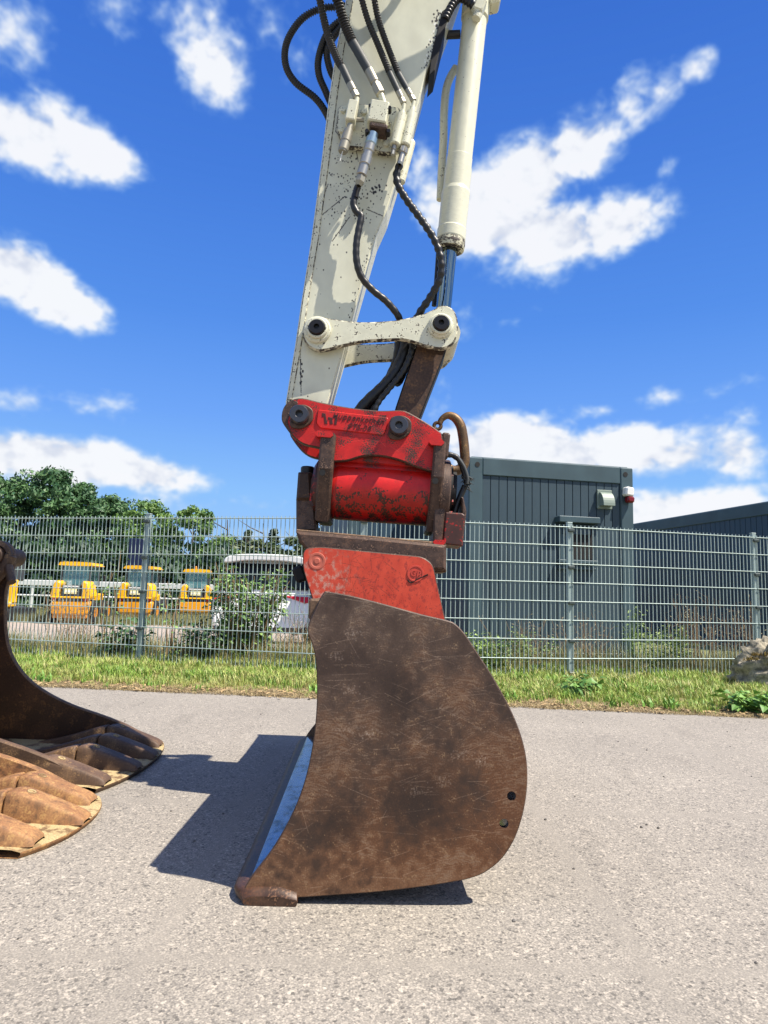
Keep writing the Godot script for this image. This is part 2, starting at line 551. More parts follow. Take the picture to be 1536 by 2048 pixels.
# ---------------------------------------------------------------- materials
func make_materials() -> void:
	rng.seed = 3
	var S := 768
	# asphalt: pale worn stones of 4 to 9 mm in grey bitumen
	var cell := noise(11, 0.36, 1, FastNoiseLite.TYPE_CELLULAR)
	cell.cellular_return_type = FastNoiseLite.RETURN_CELL_VALUE
	var edge := noise(11, 0.36, 1, FastNoiseLite.TYPE_CELLULAR)
	edge.cellular_return_type = FastNoiseLite.RETURN_DISTANCE
	var ca := wrapped(cell, S)
	var ce := wrapped(edge, S)
	var cf := wrapped(noise(12, 0.3, 3), S)
	var cl := wrapped(noise(13, 0.02, 3), S)
	var big := noise(19, 0.2, 1, FastNoiseLite.TYPE_CELLULAR)
	big.cellular_return_type = FastNoiseLite.RETURN_CELL_VALUE
	var cb := wrapped(big, S)
	var asphalt := func(x: int, y: int) -> Color:
		var i := y * S + x
		var v := ca[i] / 255.0
		var e := ce[i] / 255.0
		var k := cf[i] / 255.0
		var c := Color(0.545, 0.52, 0.482)
		if v > 0.55: c = c.lerp(Color(0.70, 0.665, 0.61), (v - 0.55) * 1.7)
		elif v < 0.25: c = c.lerp(Color(0.40, 0.385, 0.365), (0.25 - v) * 3.0)
		if cb[i] > 238: c = c.lerp(Color(0.80, 0.755, 0.69), 0.5)
		elif cb[i] < 12: c = c.lerp(Color(0.28, 0.27, 0.255), 0.5)
		return c * (1.045 - 0.25 * e * e + 0.26 * (k - 0.5) + 0.05 * (cl[i] / 255.0 - 0.5))
	var at := tex(draw_rows(S, S, asphalt))
	M.asphalt = mat(Color.WHITE, 0.88, 0.0, at)
	relief(M.asphalt, at, 0.32)
	var lg := wrapped(noise(14, 0.012, 4), 256)
	M.asphalt.detail_enabled = true
	M.asphalt.detail_blend_mode = BaseMaterial3D.BLEND_MODE_MUL
	M.asphalt.detail_uv_layer = BaseMaterial3D.DETAIL_UV_2
	M.asphalt.detail_albedo = tex(draw_rows(256, 256, func(x, y): return Color.WHITE * (0.93 + 0.07 * lg[y * 256 + x] / 255.0 - 0.05 * smoothstep(0.7, 0.9, lg[(y * 256 + x * 3 + 7000) % 65536] / 255.0))))
	# the wide bucket's side: worn brown steel with dark reflections painted in, seen close, one picture for the whole plate
	var n1 := Waves.new(self, noise(21, 0.004, 5), 1024)
	var n2 := Waves.new(self, noise(22, 0.02, 4), 512)
	var n3 := Waves.new(self, noise(23, 0.12, 3), 512)
	var st := noise(24, 1.0, 3)
	var worn := func(x: int, y: int) -> Color:
		var u := x / 768.0
		var v := y / 768.0
		var a := n1.at(x * 1.333, y * 1.333)
		var b := n2.at(x * 1.333, y * 1.333)
		var d := n3.at(x * 1.333, y * 1.333)
		var s := st.get_noise_2d(x * 0.02, y * 0.22 + a * 6.0)
		var c := Color(0.265, 0.205, 0.17).lerp(Color(0.40, 0.335, 0.29), clampf(0.42 + a * 0.9 + b * 0.35, 0, 1))
		c = c.lerp(Color(0.42, 0.255, 0.135), smoothstep(0.22, 1.0, v * 0.75 + u * 0.3 + a * 0.5 + b * 0.2) * 0.72)
		c = c.lerp(Color(0.57, 0.45, 0.35), smoothstep(0.78, 1.0, v + a * 0.16 + b * 0.22) * 0.45)
		c = c.lerp(Color(0.55, 0.52, 0.48), smoothstep(0.2, 0.75, s * 0.9 + b * 0.5 + a * 0.7 + d * 0.4 + 0.25 * smoothstep(0.3, 0.0, absf(v - 0.5 + (u - 0.5) * 0.3))) * 0.34)
		c = c.lerp(Color(0.62, 0.54, 0.41), smoothstep(0.42, 0.66, b + d * 0.75) * 0.4)
		var dark := smoothstep(0.11, 0.0, absf(u - 0.53 + b * 0.05)) * smoothstep(0.2, 0.0, absf(v - 0.34)) + smoothstep(0.2, 0.0, Vector2((u - 0.62) * 0.9, v - 0.68).length() + b * 0.04) + 0.9 * smoothstep(0.13, 0.0, Vector2(u - 0.34, (v - 0.76) * 1.2).length() + b * 0.04)  # soft dark patches: reflections and shade painted into the plate colour
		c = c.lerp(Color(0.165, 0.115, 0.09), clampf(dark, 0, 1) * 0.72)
		c = c.lerp(Color(0.19, 0.14, 0.115), smoothstep(0.25, 0.8, -a * 1.1 - b * 0.4) * 0.3)
		return c * (0.95 + 0.17 * d + 0.06 * s)
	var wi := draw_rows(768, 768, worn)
	for i in 260:
		var x := rng.randf_range(0, 768)
		var y := rng.randf_range(0, 768)
		var an := rng.randfn(-0.08, 0.25) if i % 7 else rng.randf_range(0, TAU)
		var l := rng.randf_range(8, 110)
		line(wi, Vector2(x, y), Vector2(x + cos(an) * l, y + sin(an) * l), 0.7, Color(0.72, 0.66, 0.6, rng.randf_range(0.1, 0.4)), 0.5)
	for i in 500:
		disc(wi, rng.randf_range(0, 768), 768.0 * sqrt(rng.randf()), rng.randf_range(0.6, 2.0), Color(0.66, 0.58, 0.44, rng.randf_range(0.15, 0.5)))
	for sp in [[0.36, 0.14, 14], [0.36, 0.33, 9], [0.34, 0.46, 7], [0.43, 0.47, 8], [0.76, 0.53, 10], [0.83, 0.55, 8], [0.7, 0.62, 9], [0.6, 0.65, 7], [0.3, 0.22, 6]]:
		for k in 40:
			disc(wi, (sp[0] + rng.randfn(0, 0.018)) * 768, (sp[1] + rng.randfn(0, 0.009)) * 768, rng.randf_range(0.6, 2.6), Color(0.72, 0.69, 0.66, 0.24))
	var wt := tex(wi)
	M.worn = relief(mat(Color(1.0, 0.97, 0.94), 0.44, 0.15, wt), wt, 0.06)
	# cream paint with chips down to dark steel
	var k1 := Waves.new(self, noise(31, 0.02, 4), 512)
	var k2 := Waves.new(self, noise(32, 0.09, 3), 512)
	var k3 := Waves.new(self, noise(33, 0.006, 2), 512)
	var cream := func(x: int, y: int) -> Color:
		var a := k1.at(x, y)
		var b := k2.at(x, y)
		var g := k3.at(x, y)
		var c := Color(0.815, 0.81, 0.72) * (1.0 + 0.05 * a + 0.03 * g)
		c = c.lerp(Color(0.729, 0.714, 0.627), smoothstep(0.15, 0.6, g) * 0.5)
		var ch := b * 0.8 + a * 0.75
		if ch > 0.50: return Color(0.173, 0.141, 0.125).lerp(Color(0.290, 0.220, 0.173), clampf(b, 0, 1))
		return c.lerp(Color(0.588, 0.565, 0.486), smoothstep(0.44, 0.50, ch) * 0.5)
	var ct := tex(draw_rows(512, 512, cream))
	M.cream = relief(mat(Color.WHITE, 0.42, 0.0, ct, 2.2), ct, 0.04)
	var edgy := func(x: int, y: int) -> Color:
		var a := k1.at(x * 1.6, y * 1.6)
		var b := k2.at(x, y)
		return Color(0.188, 0.149, 0.129) if a + b * 0.8 > -0.06 else Color(0.81, 0.8, 0.70)
	M.cream_edge = mat(Color.WHITE, 0.6, 0.0, tex(draw_rows(256, 256, edgy)), 2.6)
	# red paint, scraped to brown steel in places
	var red := func(x: int, y: int) -> Color:
		var a := k1.at(x * 0.6, y * 0.6)
		var b := k2.at(x, y)
		var g := k3.at(x + 900, y)
		var c := Color(0.74, 0.075, 0.045) * (1.0 + 0.12 * a)
		c = c.lerp(Color(0.50, 0.055, 0.045), smoothstep(-0.05, 0.5, g + b * 0.3) * 0.6)
		var ch := b * 0.85 + a * 0.5 + g * 0.75
		if ch > 0.36: return Color(0.2, 0.115, 0.085).lerp(Color(0.34, 0.2, 0.14), clampf(0.4 + a, 0, 1))
		return c.lerp(Color(0.36, 0.06, 0.045), smoothstep(0.3, 0.36, ch))
	var ri := draw_rows(768, 768, red)
	for i in 90:
		var x := rng.randf_range(0, 768)
		var y := rng.randf_range(0, 768)
		var an := rng.randf_range(-0.3, 0.9)
		var l := rng.randf_range(15, 90)
		line(ri, Vector2(x, y), Vector2(x + cos(an) * l, y + sin(an) * l), rng.randf_range(0.6, 1.3), Color(0.3, 0.06, 0.05, 0.55) if i % 3 else Color(0.95, 0.42, 0.36, 0.5), 0.6)
	var rt := tex(ri)
	M.red = relief(mat(Color.WHITE, 0.48, 0.0, rt, 1.9), rt, 0.06)
	# the tilt cylinder: u runs round it (0 is the front, 0.25 underneath), scraped bare below
	var drum := func(x: int, y: int) -> Color:
		var a := k1.at(x * 1.7, y * 0.8)
		var b := k2.at(x * 1.4, y * 0.7)
		var g := k3.at(x * 2.0, y * 1.0)
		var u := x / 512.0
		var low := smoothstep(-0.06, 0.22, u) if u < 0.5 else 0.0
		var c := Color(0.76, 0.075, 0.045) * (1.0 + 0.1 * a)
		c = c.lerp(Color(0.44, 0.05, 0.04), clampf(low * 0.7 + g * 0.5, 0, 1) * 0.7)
		var ch := b * 0.6 + a * 0.7 + g * 0.4 + low * 0.55
		if ch > 0.5: return Color(0.17, 0.085, 0.065).lerp(Color(0.3, 0.16, 0.11), clampf(0.4 + b, 0, 1))
		return c
	var dt := tex(draw_rows(512, 256, drum))
	M.red_drum = relief(mat(Color.WHITE, 0.42, 0.0, dt), dt, 0.05)
	var rust := func(x: int, y: int) -> Color:
		var a := k1.at(x, y)
		var b := k2.at(x, y)
		var g := k3.at(x, y + 700)
		var c := Color(0.227, 0.165, 0.137).lerp(Color(0.353, 0.275, 0.231), clampf(0.4 + a + g * 0.6, 0, 1))
		c = c.lerp(Color(0.455, 0.306, 0.204), smoothstep(0.2, 0.6, b + g * 0.6) * 0.5)
		if b * 0.7 - a * 0.5 - g * 0.4 > 0.42: c = c.lerp(Color(0.588, 0.471, 0.384), 0.7)
		return c * (0.95 + 0.15 * b)
	var ut := tex(draw_rows(512, 512, rust))
	M.steel = relief(mat(Color.WHITE, 0.55, 0.2, ut, 2.6), ut, 0.05)
	var rusty_red := func(x: int, y: int) -> Color:
		var a := k1.at(x, y)
		var b := k2.at(x, y)
		var c := Color(0.290, 0.157, 0.125) * (0.9 + 0.3 * a)
		return Color(0.690, 0.102, 0.071) if a * 0.6 + b * 0.6 > 0.24 else c
	M.red_rust = mat(Color.WHITE, 0.5, 0.1, tex(draw_rows(256, 256, rusty_red)), 2.6)
	# the faded red ear of the wide bucket
	var ear := func(x: int, y: int) -> Color:
		var a := k3.at(x * 1.5, y * 1.5)
		var b := k1.at(x, y)
		var d := k2.at(x * 2.0, y * 2.0)
		var c := Color(0.74, 0.235, 0.145).lerp(Color(0.81, 0.285, 0.185), clampf(0.5 + a, 0, 1))
		c = c.lerp(Color(0.588, 0.180, 0.141), smoothstep(0.1, 0.5, b) * 0.6)
		var dust := smoothstep(0.75, 0.1, Vector2((x - 150) / 330.0, (y - 330) / 520.0).length() - b * 0.5)
		c = c.lerp(Color(0.808, 0.643, 0.580), dust * smoothstep(0.0, 0.5, b + d * 0.6 + 0.15) * 0.8)
		if d + b * 0.4 > 0.58: c = Color(0.329, 0.133, 0.106)
		return c * (0.97 + 0.1 * d)
	var ei := draw_rows(1024, 512, ear)
	for i in 70:
		var x := rng.randf_range(180, 620)
		var y := rng.randf_range(30, 260)
		var an := rng.randf_range(0, PI)
		line(ei, Vector2(x, y), Vector2(x + cos(an) * rng.randf_range(20, 110), y + sin(an) * rng.randf_range(20, 110)), rng.randf_range(0.7, 1.6), Color(0.32, 0.15, 0.1, 0.55), 0.7)
	for i in 420:
		disc(ei, rng.randf_range(250, 1010), rng.randf_range(120, 512), rng.randf_range(0.7, 2.6), Color(0.3, 0.1, 0.08, 0.7))
	var et := tex(ei)
	M.ear = relief(mat(Color.WHITE, 0.5, 0.0, et), et, 0.05)
	# sandy orange steel of the nearer toothed bucket, darker brown for the other, dry sand
	var ochre := func(x: int, y: int) -> Color:
		var a := k1.at(x, y)
		var b := k2.at(x, y)
		var g := k3.at(x + 300, y)
		var c := Color(0.54, 0.375, 0.245).lerp(Color(0.66, 0.49, 0.32), clampf(0.5 + g + b * 0.4, 0, 1))
		c = c.lerp(Color(0.729, 0.580, 0.361), smoothstep(0.1, 0.55, a + b * 0.5) * 0.7)
		return c.lerp(Color(0.322, 0.243, 0.180), smoothstep(0.15, 0.55, -a + b * 0.6) * 0.7) * (0.95 + 0.16 * b)
	var ot := tex(draw_rows(512, 512, ochre))
	M.ochre = relief(mat(Color.WHITE, 0.72, 0.0, ot, 2.2), ot, 0.05)
	var umber := func(x: int, y: int) -> Color:
		var a := k1.at(x + 50, y)
		var b := k2.at(x, y)
		var g := k3.at(x + 500, y)
		var c := Color(0.34, 0.26, 0.20).lerp(Color(0.48, 0.375, 0.28), clampf(0.4 + g + b * 0.4, 0, 1))
		c = c.lerp(Color(0.675, 0.533, 0.345), smoothstep(0.2, 0.6, a + b * 0.5 + g * 0.4) * 0.6)
		return c * (0.95 + 0.16 * b)
	var mt := tex(draw_rows(512, 512, umber))
	M.umber = relief(mat(Color.WHITE, 0.62, 0.1, mt, 2.2), mt, 0.05)
	M.dark_plate = relief(mat(Color(0.690, 0.627, 0.588), 0.6, 0.1, mt, 1.6), mt, 0.05)
	M.sand = mat(Color.WHITE, 0.95, 0.0, tex(draw_rows(256, 256, func(x, y):
		var a := k1.at(x * 2, y * 2)
		var g := k3.at(x * 2, y * 2)
		return Color(0.70, 0.62, 0.45).lerp(Color(0.46, 0.36, 0.25), smoothstep(-0.05, 0.5, a * 0.7 + g)) * (0.95 + 0.25 * k2.at(x * 2, y * 2)))), 3.0)
	# the arm's big face: one picture, chipped where the photograph shows it (pixels are the face's own, see arm())
	var ai := draw_rows(512, 1024, func(x, y):
		var g := k3.at(x, y)
		var a := k1.at(x, y)
		return (Color(0.815, 0.812, 0.725) * (1.0 + 0.035 * a)).lerp(Color(0.737, 0.729, 0.651), smoothstep(0.1, 0.6, g) * 0.45))
	M.arm_image = ai
	# the cylinder barrel: u runs round it (0 the front, 0.25 the right), v up it; scraped along the right
	var bi := draw_rows(256, 512, func(x, y): return Color(0.815, 0.81, 0.72) * (1.0 + 0.04 * k1.at(x * 2, y)))
	for i in 520:
		var f := absf(rng.randfn(0, 0.16))
		disc(bi, (0.165 + rng.randfn(0, 0.012) + 0.02 * sin(f * 40.0)) * 256, f * 512, rng.randf_range(0.4, 1.7), Color(0.36, 0.26, 0.2, 0.9))
	for i in 190:
		disc(bi, (0.222 + rng.randfn(0, 0.0025)) * 256, rng.randf_range(0.2, 0.62) * 512, rng.randf_range(0.6, 1.5), Color(0.3, 0.27, 0.27, 0.9))
	for i in 70:
		disc(bi, rng.randf() * 256, rng.randf() * 512, rng.randf_range(0.3, 1.3), Color(0.13, 0.11, 0.1, 0.9))
	for i in 26:
		disc(bi, rng.randf_range(0.9, 1.2) * 256, (0.63 + rng.randfn(0, 0.006)) * 512, rng.randf_range(0.3, 0.9), Color(0.1, 0.09, 0.09, 0.9))
	M.barrel = mat(Color.WHITE, 0.38, 0.0, tex(bi))
	M.dark_edge = mat(Color(0.204, 0.165, 0.141), 0.6, 0.2, ut, 3.0)
	M.black_rubber = mat(Color(0.102, 0.102, 0.110), 0.42)
	M.sleeve = mat(Color(0.204, 0.220, 0.220), 0.6, 0.0)
	M.zinc = mat(Color(0.659, 0.651, 0.620), 0.34, 0.75)
	M.zinc_dull = mat(Color(0.588, 0.573, 0.518), 0.45, 0.5)
	M.zinc_blue = mat(Color(0.588, 0.675, 0.722), 0.3, 0.7)
	M.chrome = mat(Color(0.5, 0.57, 0.59), 0.08, 1.0)
	M.bolt = mat(Color(0.173, 0.165, 0.165), 0.35, 0.6)
	M.pin_head = mat(Color(0.298, 0.298, 0.314), 0.3, 0.7)
	M.black = mat(Color(0.055, 0.051, 0.051), 0.7)
	M.maroon = mat(Color(0.243, 0.039, 0.035), 0.6)
	var polished := tex(draw_rows(256, 256, func(x, y):
		var a := k1.at(x * 2, y * 2)
		var b := k2.at(x * 2, y * 0.5)
		var g := k3.at(x * 2, y * 2)
		return Color(0.56, 0.57, 0.62).lerp(Color(0.26, 0.24, 0.24), smoothstep(-0.1, 0.5, a * 0.5 + b * 0.5 + g * 0.7)) * (1.0 + 0.2 * b)))
	M.shell_inside = mat(Color.WHITE, 0.13, 0.92, polished, 1.3)
	M.edge_steel = relief(mat(Color(0.98, 0.9, 0.8), 0.45, 0.1, ut, 2.6), ut, 0.05)
	M.ear_plain = mat(Color(0.729, 0.259, 0.196), 0.5)
	M.ear_dust = mat(Color(0.70, 0.36, 0.29), 0.7)
	M.forged = mat(Color(0.439, 0.408, 0.329), 0.5, 0.35, ut, 4.0)
	M.forged.albedo_texture = mt
	M.forged.albedo_color = Color(1.0, 0.98, 0.86)
	# fence, containers and what stands beyond
	M.wire = mat(Color(0.66, 0.72, 0.70), 0.42, 0.25)
	M.post = mat(Color(0.60, 0.66, 0.65), 0.45, 0.25)
	M.clamp = mat(Color(0.259, 0.298, 0.298), 0.5, 0.3)
	var gt := tex(draw_rows(256, 256, func(x, y): return Color.WHITE * (0.93 + 0.07 * k3.at(x * 2, y * 2) + 0.05 * k1.at(x, y * 0.2))))
	M.container = mat(Color(0.20, 0.275, 0.315), 0.5, 0.0, gt, 0.6)
	M.container_frame = mat(Color(0.245, 0.33, 0.36), 0.5, 0.0, gt, 0.8)
	M.container_dark = mat(Color(0.16, 0.26, 0.33), 0.5, 0.0, gt, 0.6)
	M.vent = mat(Color(0.48, 0.53, 0.49), 0.5)
	M.white = mat(Color(0.886, 0.886, 0.871), 0.4)
	M.lamp_red = mat(Color(0.45, 0.05, 0.08), 0.3)
	M.glass_dark = mat(Color(0.06, 0.085, 0.095), 0.14)
	M.glass_dark.metallic_specular = 0.3
	M.yellow = mat(Color(0.95, 0.72, 0.03), 0.36)
	M.yellow_deep = mat(Color(0.92, 0.63, 0.04), 0.4)
	M.grey_dark = mat(Color(0.243, 0.251, 0.259), 0.5)
	M.tyre = mat(Color(0.118, 0.118, 0.122), 0.85)
	M.rim_orange = mat(Color(0.769, 0.502, 0.141), 0.5)
	M.plate_yellow = mat(Color(0.886, 0.855, 0.627), 0.5)
	M.cab_glass = mat(Color(0.45, 0.68, 0.7, 0.35), 0.04)
	M.cab_glass.transparency = BaseMaterial3D.TRANSPARENCY_ALPHA
	M.car_paint = mat(Color(0.910, 0.910, 0.894), 0.25)
	M.car_paint.clearcoat_enabled = true
	M.car_paint.clearcoat = 0.6
	M.car_paint.clearcoat_roughness = 0.05
	M.tail_light = mat(Color(0.745, 0.063, 0.118), 0.12)
	M.blue = mat(Color(0.05, 0.1, 0.26), 0.5)
	# soil, gravel, rock, plants
	var soil := tex(draw_rows(512, 512, func(x, y):
		var a := k1.at(x, y)
		var b := k2.at(x * 2.0, y * 2.0)
		return Color(0.376, 0.329, 0.235).lerp(Color(0.573, 0.486, 0.345), clampf(0.5 + a + b * 0.7, 0, 1))))
	M.soil = mat(Color.WHITE, 0.95, 0.0, soil)
	M.soil.uv1_triplanar = true
	M.soil.uv1_world_triplanar = true
	M.soil.uv1_scale = Vector3.ONE * 0.9
	var gravel := tex(draw_rows(512, 512, func(x, y): return Color(0.620, 0.573, 0.525) * (1.0 + 0.35 * k2.at(x * 2.5, y * 2.5) + 0.15 * k1.at(x, y))))
	M.gravel = mat(Color.WHITE, 0.95, 0.0, gravel)
	M.gravel.uv1_triplanar = true
	M.gravel.uv1_world_triplanar = true
	M.gravel.uv1_scale = Vector3.ONE * 0.35
	var meadow := tex(draw_rows(256, 256, func(x, y): return Color(0.376, 0.408, 0.235).lerp(Color(0.502, 0.494, 0.314), clampf(0.5 + k1.at(x, y) + 0.5 * k2.at(x, y), 0, 1))))
	M.meadow = mat(Color.WHITE, 0.95, 0.0, meadow)
	M.meadow.uv1_triplanar = true
	M.meadow.uv1_world_triplanar = true
	M.meadow.uv1_scale = Vector3.ONE * 0.2
	var rock := tex(draw_rows(512, 512, func(x, y):
		var a := k1.at(x, y)
		var b := k2.at(x, y)
		var g := k3.at(x, y)
		var c := Color(0.588, 0.565, 0.502).lerp(Color(0.769, 0.737, 0.667), clampf(0.5 + a + b * 0.6, 0, 1))
		c = c.lerp(Color(0.361, 0.361, 0.314), smoothstep(0.05, 0.5, -a + g * 0.5) * 0.7)
		return c.lerp(Color(0.275, 0.259, 0.220), smoothstep(0.25, 0.5, -b) * 0.6)))
	M.rock = relief(mat(Color(0.86, 0.85, 0.82), 0.9, 0.0, rock, 1.6), rock, 0.8)
	M.leaf = mat(Color.WHITE, 0.55)
	M.leaf.vertex_color_use_as_albedo = true
	M.leaf.backlight_enabled = true
	M.leaf.backlight = Color(0.5, 0.5, 0.5)
	M.dry = mat(Color.WHITE, 0.8)
	M.dry.vertex_color_use_as_albedo = true
	M.leaf_stem = mat(Color(0.431, 0.518, 0.243), 0.7)
	M.bark = mat(Color(0.329, 0.282, 0.235), 0.9)
	M.twig = mat(Color(0.533, 0.439, 0.329), 0.85)

# ---------------------------------------------------------------- the excavator's arm
func hose(pts: PackedVector3Array, r: float, ribs: float, depth := 0.16, sides := 10) -> ArrayMesh:
	var m := MB.new()
	var path := even(spl(pts, 12), ribs / 4.0)
	var rad := PackedFloat32Array()
	for i in path.size():
		rad.append(r * (1.0 if i % 4 in [1, 2] else 1.0 - depth))
	m.tube(path, rad, sides)
	return m.mesh()

func pipe(pts: PackedVector3Array, r: float, sides := 12, k := 8) -> ArrayMesh:
	var m := MB.new()
	var path := spl(pts, k) if pts.size() > 2 else pts
	var rad := PackedFloat32Array()
	rad.resize(path.size())
	rad.fill(r)
	m.tube(path, rad, sides)
	return m.mesh()

func turned(a: Vector3, axis: Vector3, prof: Array, sides := 24) -> ArrayMesh:
	var m := MB.new()
	m.lathe(a, axis, prof, sides)
	return m.mesh()

func loft_stack(a: Vector3, b: Vector3, prof: Array, sides := 18) -> ArrayMesh:
	# prof: [share of the way from a to b, radius]
	var l := a.distance_to(b)
	var q := []
	for e in prof: q.append([e[0] * l, e[1]])
	return turned(a, b - a, q, sides)

func hose_with_fitting(t: Node3D, called: String, pts: Array, d0: Array, r: float, cut: int, sleeve_to: int) -> void:
	# pts: pixel pairs; d0: distance for each point; corrugated up to point number cut, then a smooth sleeve, then fittings
	var w := PackedVector3Array()
	for i in pts.size():
		w.append(P(pts[i][0], pts[i][1], d0[i]))
	var h := part(t, called, hose(w.slice(0, cut + 1), r, 0.0125, 0.3), M.black_rubber)
	part(h, "sleeve", pipe(w.slice(cut, sleeve_to + 1), r * 0.93), M.sleeve)
	var a := w[sleeve_to]
	var b := w[sleeve_to + 1]
	part(h, "ferrule", loft_stack(a, b, [[-0.06, 0.0], [-0.06, r * 0.9], [0.5, r * 0.9], [0.52, r * 0.76], [0.6, r * 0.76]]), M.zinc_dull)
	part(h, "nut", loft_stack(a, b, [[0.58, r * 0.4], [0.6, r * 0.98], [0.96, r * 0.98], [1.0, r * 0.6]], 6), M.zinc_dull)
	part(h, "elbow", pipe(w.slice(sleeve_to + 1), r * 0.6), M.cream)

func make_arm() -> void:
	var t := thing("excavator_arm", "cream excavator arm with black hoses and hydraulic cylinder above the red coupler", "excavator arm", P(640, 840, 2.93))
	# the box of the arm: its near face is 2.84 m away
	var out := pl([850, -900, 780, -500, 691, 0, 672, 100, 657, 200, 643, 320, 622, 480, 603, 600, 590, 690, 571, 805, 575, 832, 600, 850, 640, 845, 656, 805, 690, 690, 707, 627, 753, 467, 774, 420, 826, 247, 855, 137, 885, 70, 912, 0, 1080, -500, 1200, -900], 2.84)
	var pa := P(560, 860, 2.84)
	var pb := P(930, -60, 2.84)
	var fr := Rect2(pa.x, pa.y, pb.x - pa.x, pb.y - pa.y)
	var im: Image = M.arm_image
	rng.seed = 12
	var at := func(px: float, py: float) -> Vector2:
		var q := P(px, py, 2.84)
		return Vector2((q.x - fr.position.x) / fr.size.x * 512, (1.0 - (q.y - fr.position.y) / fr.size.y) * 1024)
	var ink := Color(0.12, 0.1, 0.09)
	for i in 210:
		var q: Vector2 = at.call(700 + rng.randfn(0, 34), 372 + rng.randfn(0, 42))
		disc(im, q.x, q.y, rng.randf_range(0.5, 2.1), ink)
	for i in 90:
		var q: Vector2 = at.call(rng.randf_range(600, 780), rng.randf_range(300, 830))
		disc(im, q.x, q.y, rng.randf_range(0.5, 1.8), ink)
	for i in 16:
		var q: Vector2 = at.call(752 + rng.randfn(0, 7), 378 + rng.randfn(0, 4))
		disc(im, q.x, q.y, rng.randf_range(1.5, 3.0), ink)
	var le := [691, 0, 672, 100, 657, 200, 643, 320, 622, 480, 603, 600, 590, 690, 571, 805]
	for i in range(0, le.size() - 2, 2):
		for k in 90:
			var f := rng.randf()
			if rng.randf() > 0.35 + 0.65 * i / 12.0: continue
			var q: Vector2 = at.call(lerpf(le[i], le[i + 2], f) + absf(rng.randfn(1.0, 3.0)), lerpf(le[i + 1], le[i + 3], f))
			disc(im, q.x, q.y, rng.randf_range(0.8, 2.6), ink)
	for i in 150:   # worn edge by the bracket at the top right
		var f := rng.randf()
		var q: Vector2 = at.call(lerpf(884, 862, f) - absf(rng.randfn(0, 7)), lerpf(20, 140, f))
		disc(im, q.x, q.y, rng.randf_range(0.8, 2.6), ink if i % 3 else Color(0.9, 0.9, 0.86))
	for i in 60:
		var f := rng.randf()
		var q: Vector2 = at.call(lerpf(752, 702, f) - absf(rng.randfn(0, 5)), lerpf(470, 640, f))
		disc(im, q.x, q.y, rng.randf_range(0.6, 2.0), ink)
	for e in [[664, 482, 700, 432], [636, 436, 690, 392], [641, 408, 656, 368], [733, 418, 766, 432], [712, 300, 716, 322], [600, 700, 602, 790], [606, 640, 594, 618], [650, 270, 652, 300], [676, 230, 671, 262], [671, 262, 678, 272]]:
		line(im, at.call(e[0], e[1]), at.call(e[2], e[3]), 1.1, ink, 0.4)
	for i in 14:
		var q: Vector2 = at.call(602 + rng.randfn(0, 1.5), 745 + rng.randfn(0, 22))
		disc(im, q.x, q.y, rng.randf_range(1.2, 2.8), ink)
	var face := tex(im)
	var arm_mat: StandardMaterial3D = relief(mat(Color.WHITE, 0.42, 0.0, face), face, 0.03)
	arm_mat.texture_repeat = false
	var box_part := part(t, "arm_box", plate(out, -2.84, 0.17, 0.006, Transform3D(), false, fr), arm_mat, "", M.cream)
	# the seam along the left edge
	var strip := pl([693, 0, 674, 100, 659, 200, 645, 320, 624, 480, 605, 600, 592, 690, 574, 800, 584, 800, 603, 690, 617, 600, 637, 480, 659, 320, 674, 200, 688, 100, 707, 0], 2.835)
	part(box_part, "edge_strip", plate(strip, -2.835, 0.012, 0.004), M.cream, "", M.cream_edge)
	part(box_part, "reinforcing_plate", plate(pl([884, 22, 902, 8, 870, 140, 858, 152, 862, 110], 2.832), -2.832, 0.14, 0.004), M.dark_edge, "chipped dark reinforcing plate")
	# bracket with the hydraulic couplings
	var br := part(t, "coupling_bracket", plate(round_corners(pl([676, 212, 700, 206, 800, 214, 806, 300, 770, 306, 735, 296, 690, 292, 674, 262], 2.80), 0.02), -2.80, 0.03, 0.004), M.cream, "", M.cream_edge)
	for e in [[686, 222], [683, 262], [772, 290], [776, 250], [728, 226]]:
		part(br, "bolt", turned(P(e[0], e[1], 2.80), Vector3.BACK, [[0, 0.013], [0.012, 0.013], [0.014, 0.0]], 6), M.cream)
	var tilt := Basis(Vector3.BACK, deg_to_rad(-9))
	var va := part(t, "valve_block", box(P(704, 229, 2.76), Vector3(0.042, 0.094, 0.07), 0.004, tilt), M.cream)
	part(va, "side_bolt", turned(P(722, 240, 2.75), Vector3.RIGHT, [[-0.02, 0.009], [0.012, 0.009], [0.012, 0.0]], 6), M.zinc_dull)
	var vb := part(t, "valve_block", box(P(757, 234, 2.755), Vector3(0.082, 0.1, 0.085), 0.006, tilt), M.cream)
	part(vb, "bare_edge", box(P(757, 262, 2.752), Vector3(0.078, 0.024, 0.08), 0.006, tilt), M.steel)
	for e in [[741, 212], [779, 216], [777, 262], [734, 262]]:
		part(vb, "bolt", turned(P(e[0], e[1], 2.72), Vector3.BACK, [[-0.03, 0.009], [0.004, 0.009], [0.004, 0.0]], 6), M.bolt)
	# quick couplings under the blocks
	var qa := P(701, 250, 2.745)
	var qb := P(685, 304, 2.735)
	part(t, "quick_coupling", loft_stack(qa, qb, [[0, 0.013], [0.2, 0.013], [0.2, 0.019], [0.34, 0.019], [0.36, 0.022], [0.62, 0.022], [0.63, 0.02], [0.68, 0.02], [0.69, 0.022], [0.94, 0.022], [0.96, 0.019], [1, 0.019], [1, 0.0]]), M.zinc_dull)
	part(t, "safety_wire", pipe(PackedVector3Array([P(686, 300, 2.73), P(680, 322, 2.73)]), 0.002, 6), M.white)
	var ka := P(747, 268, 2.735)
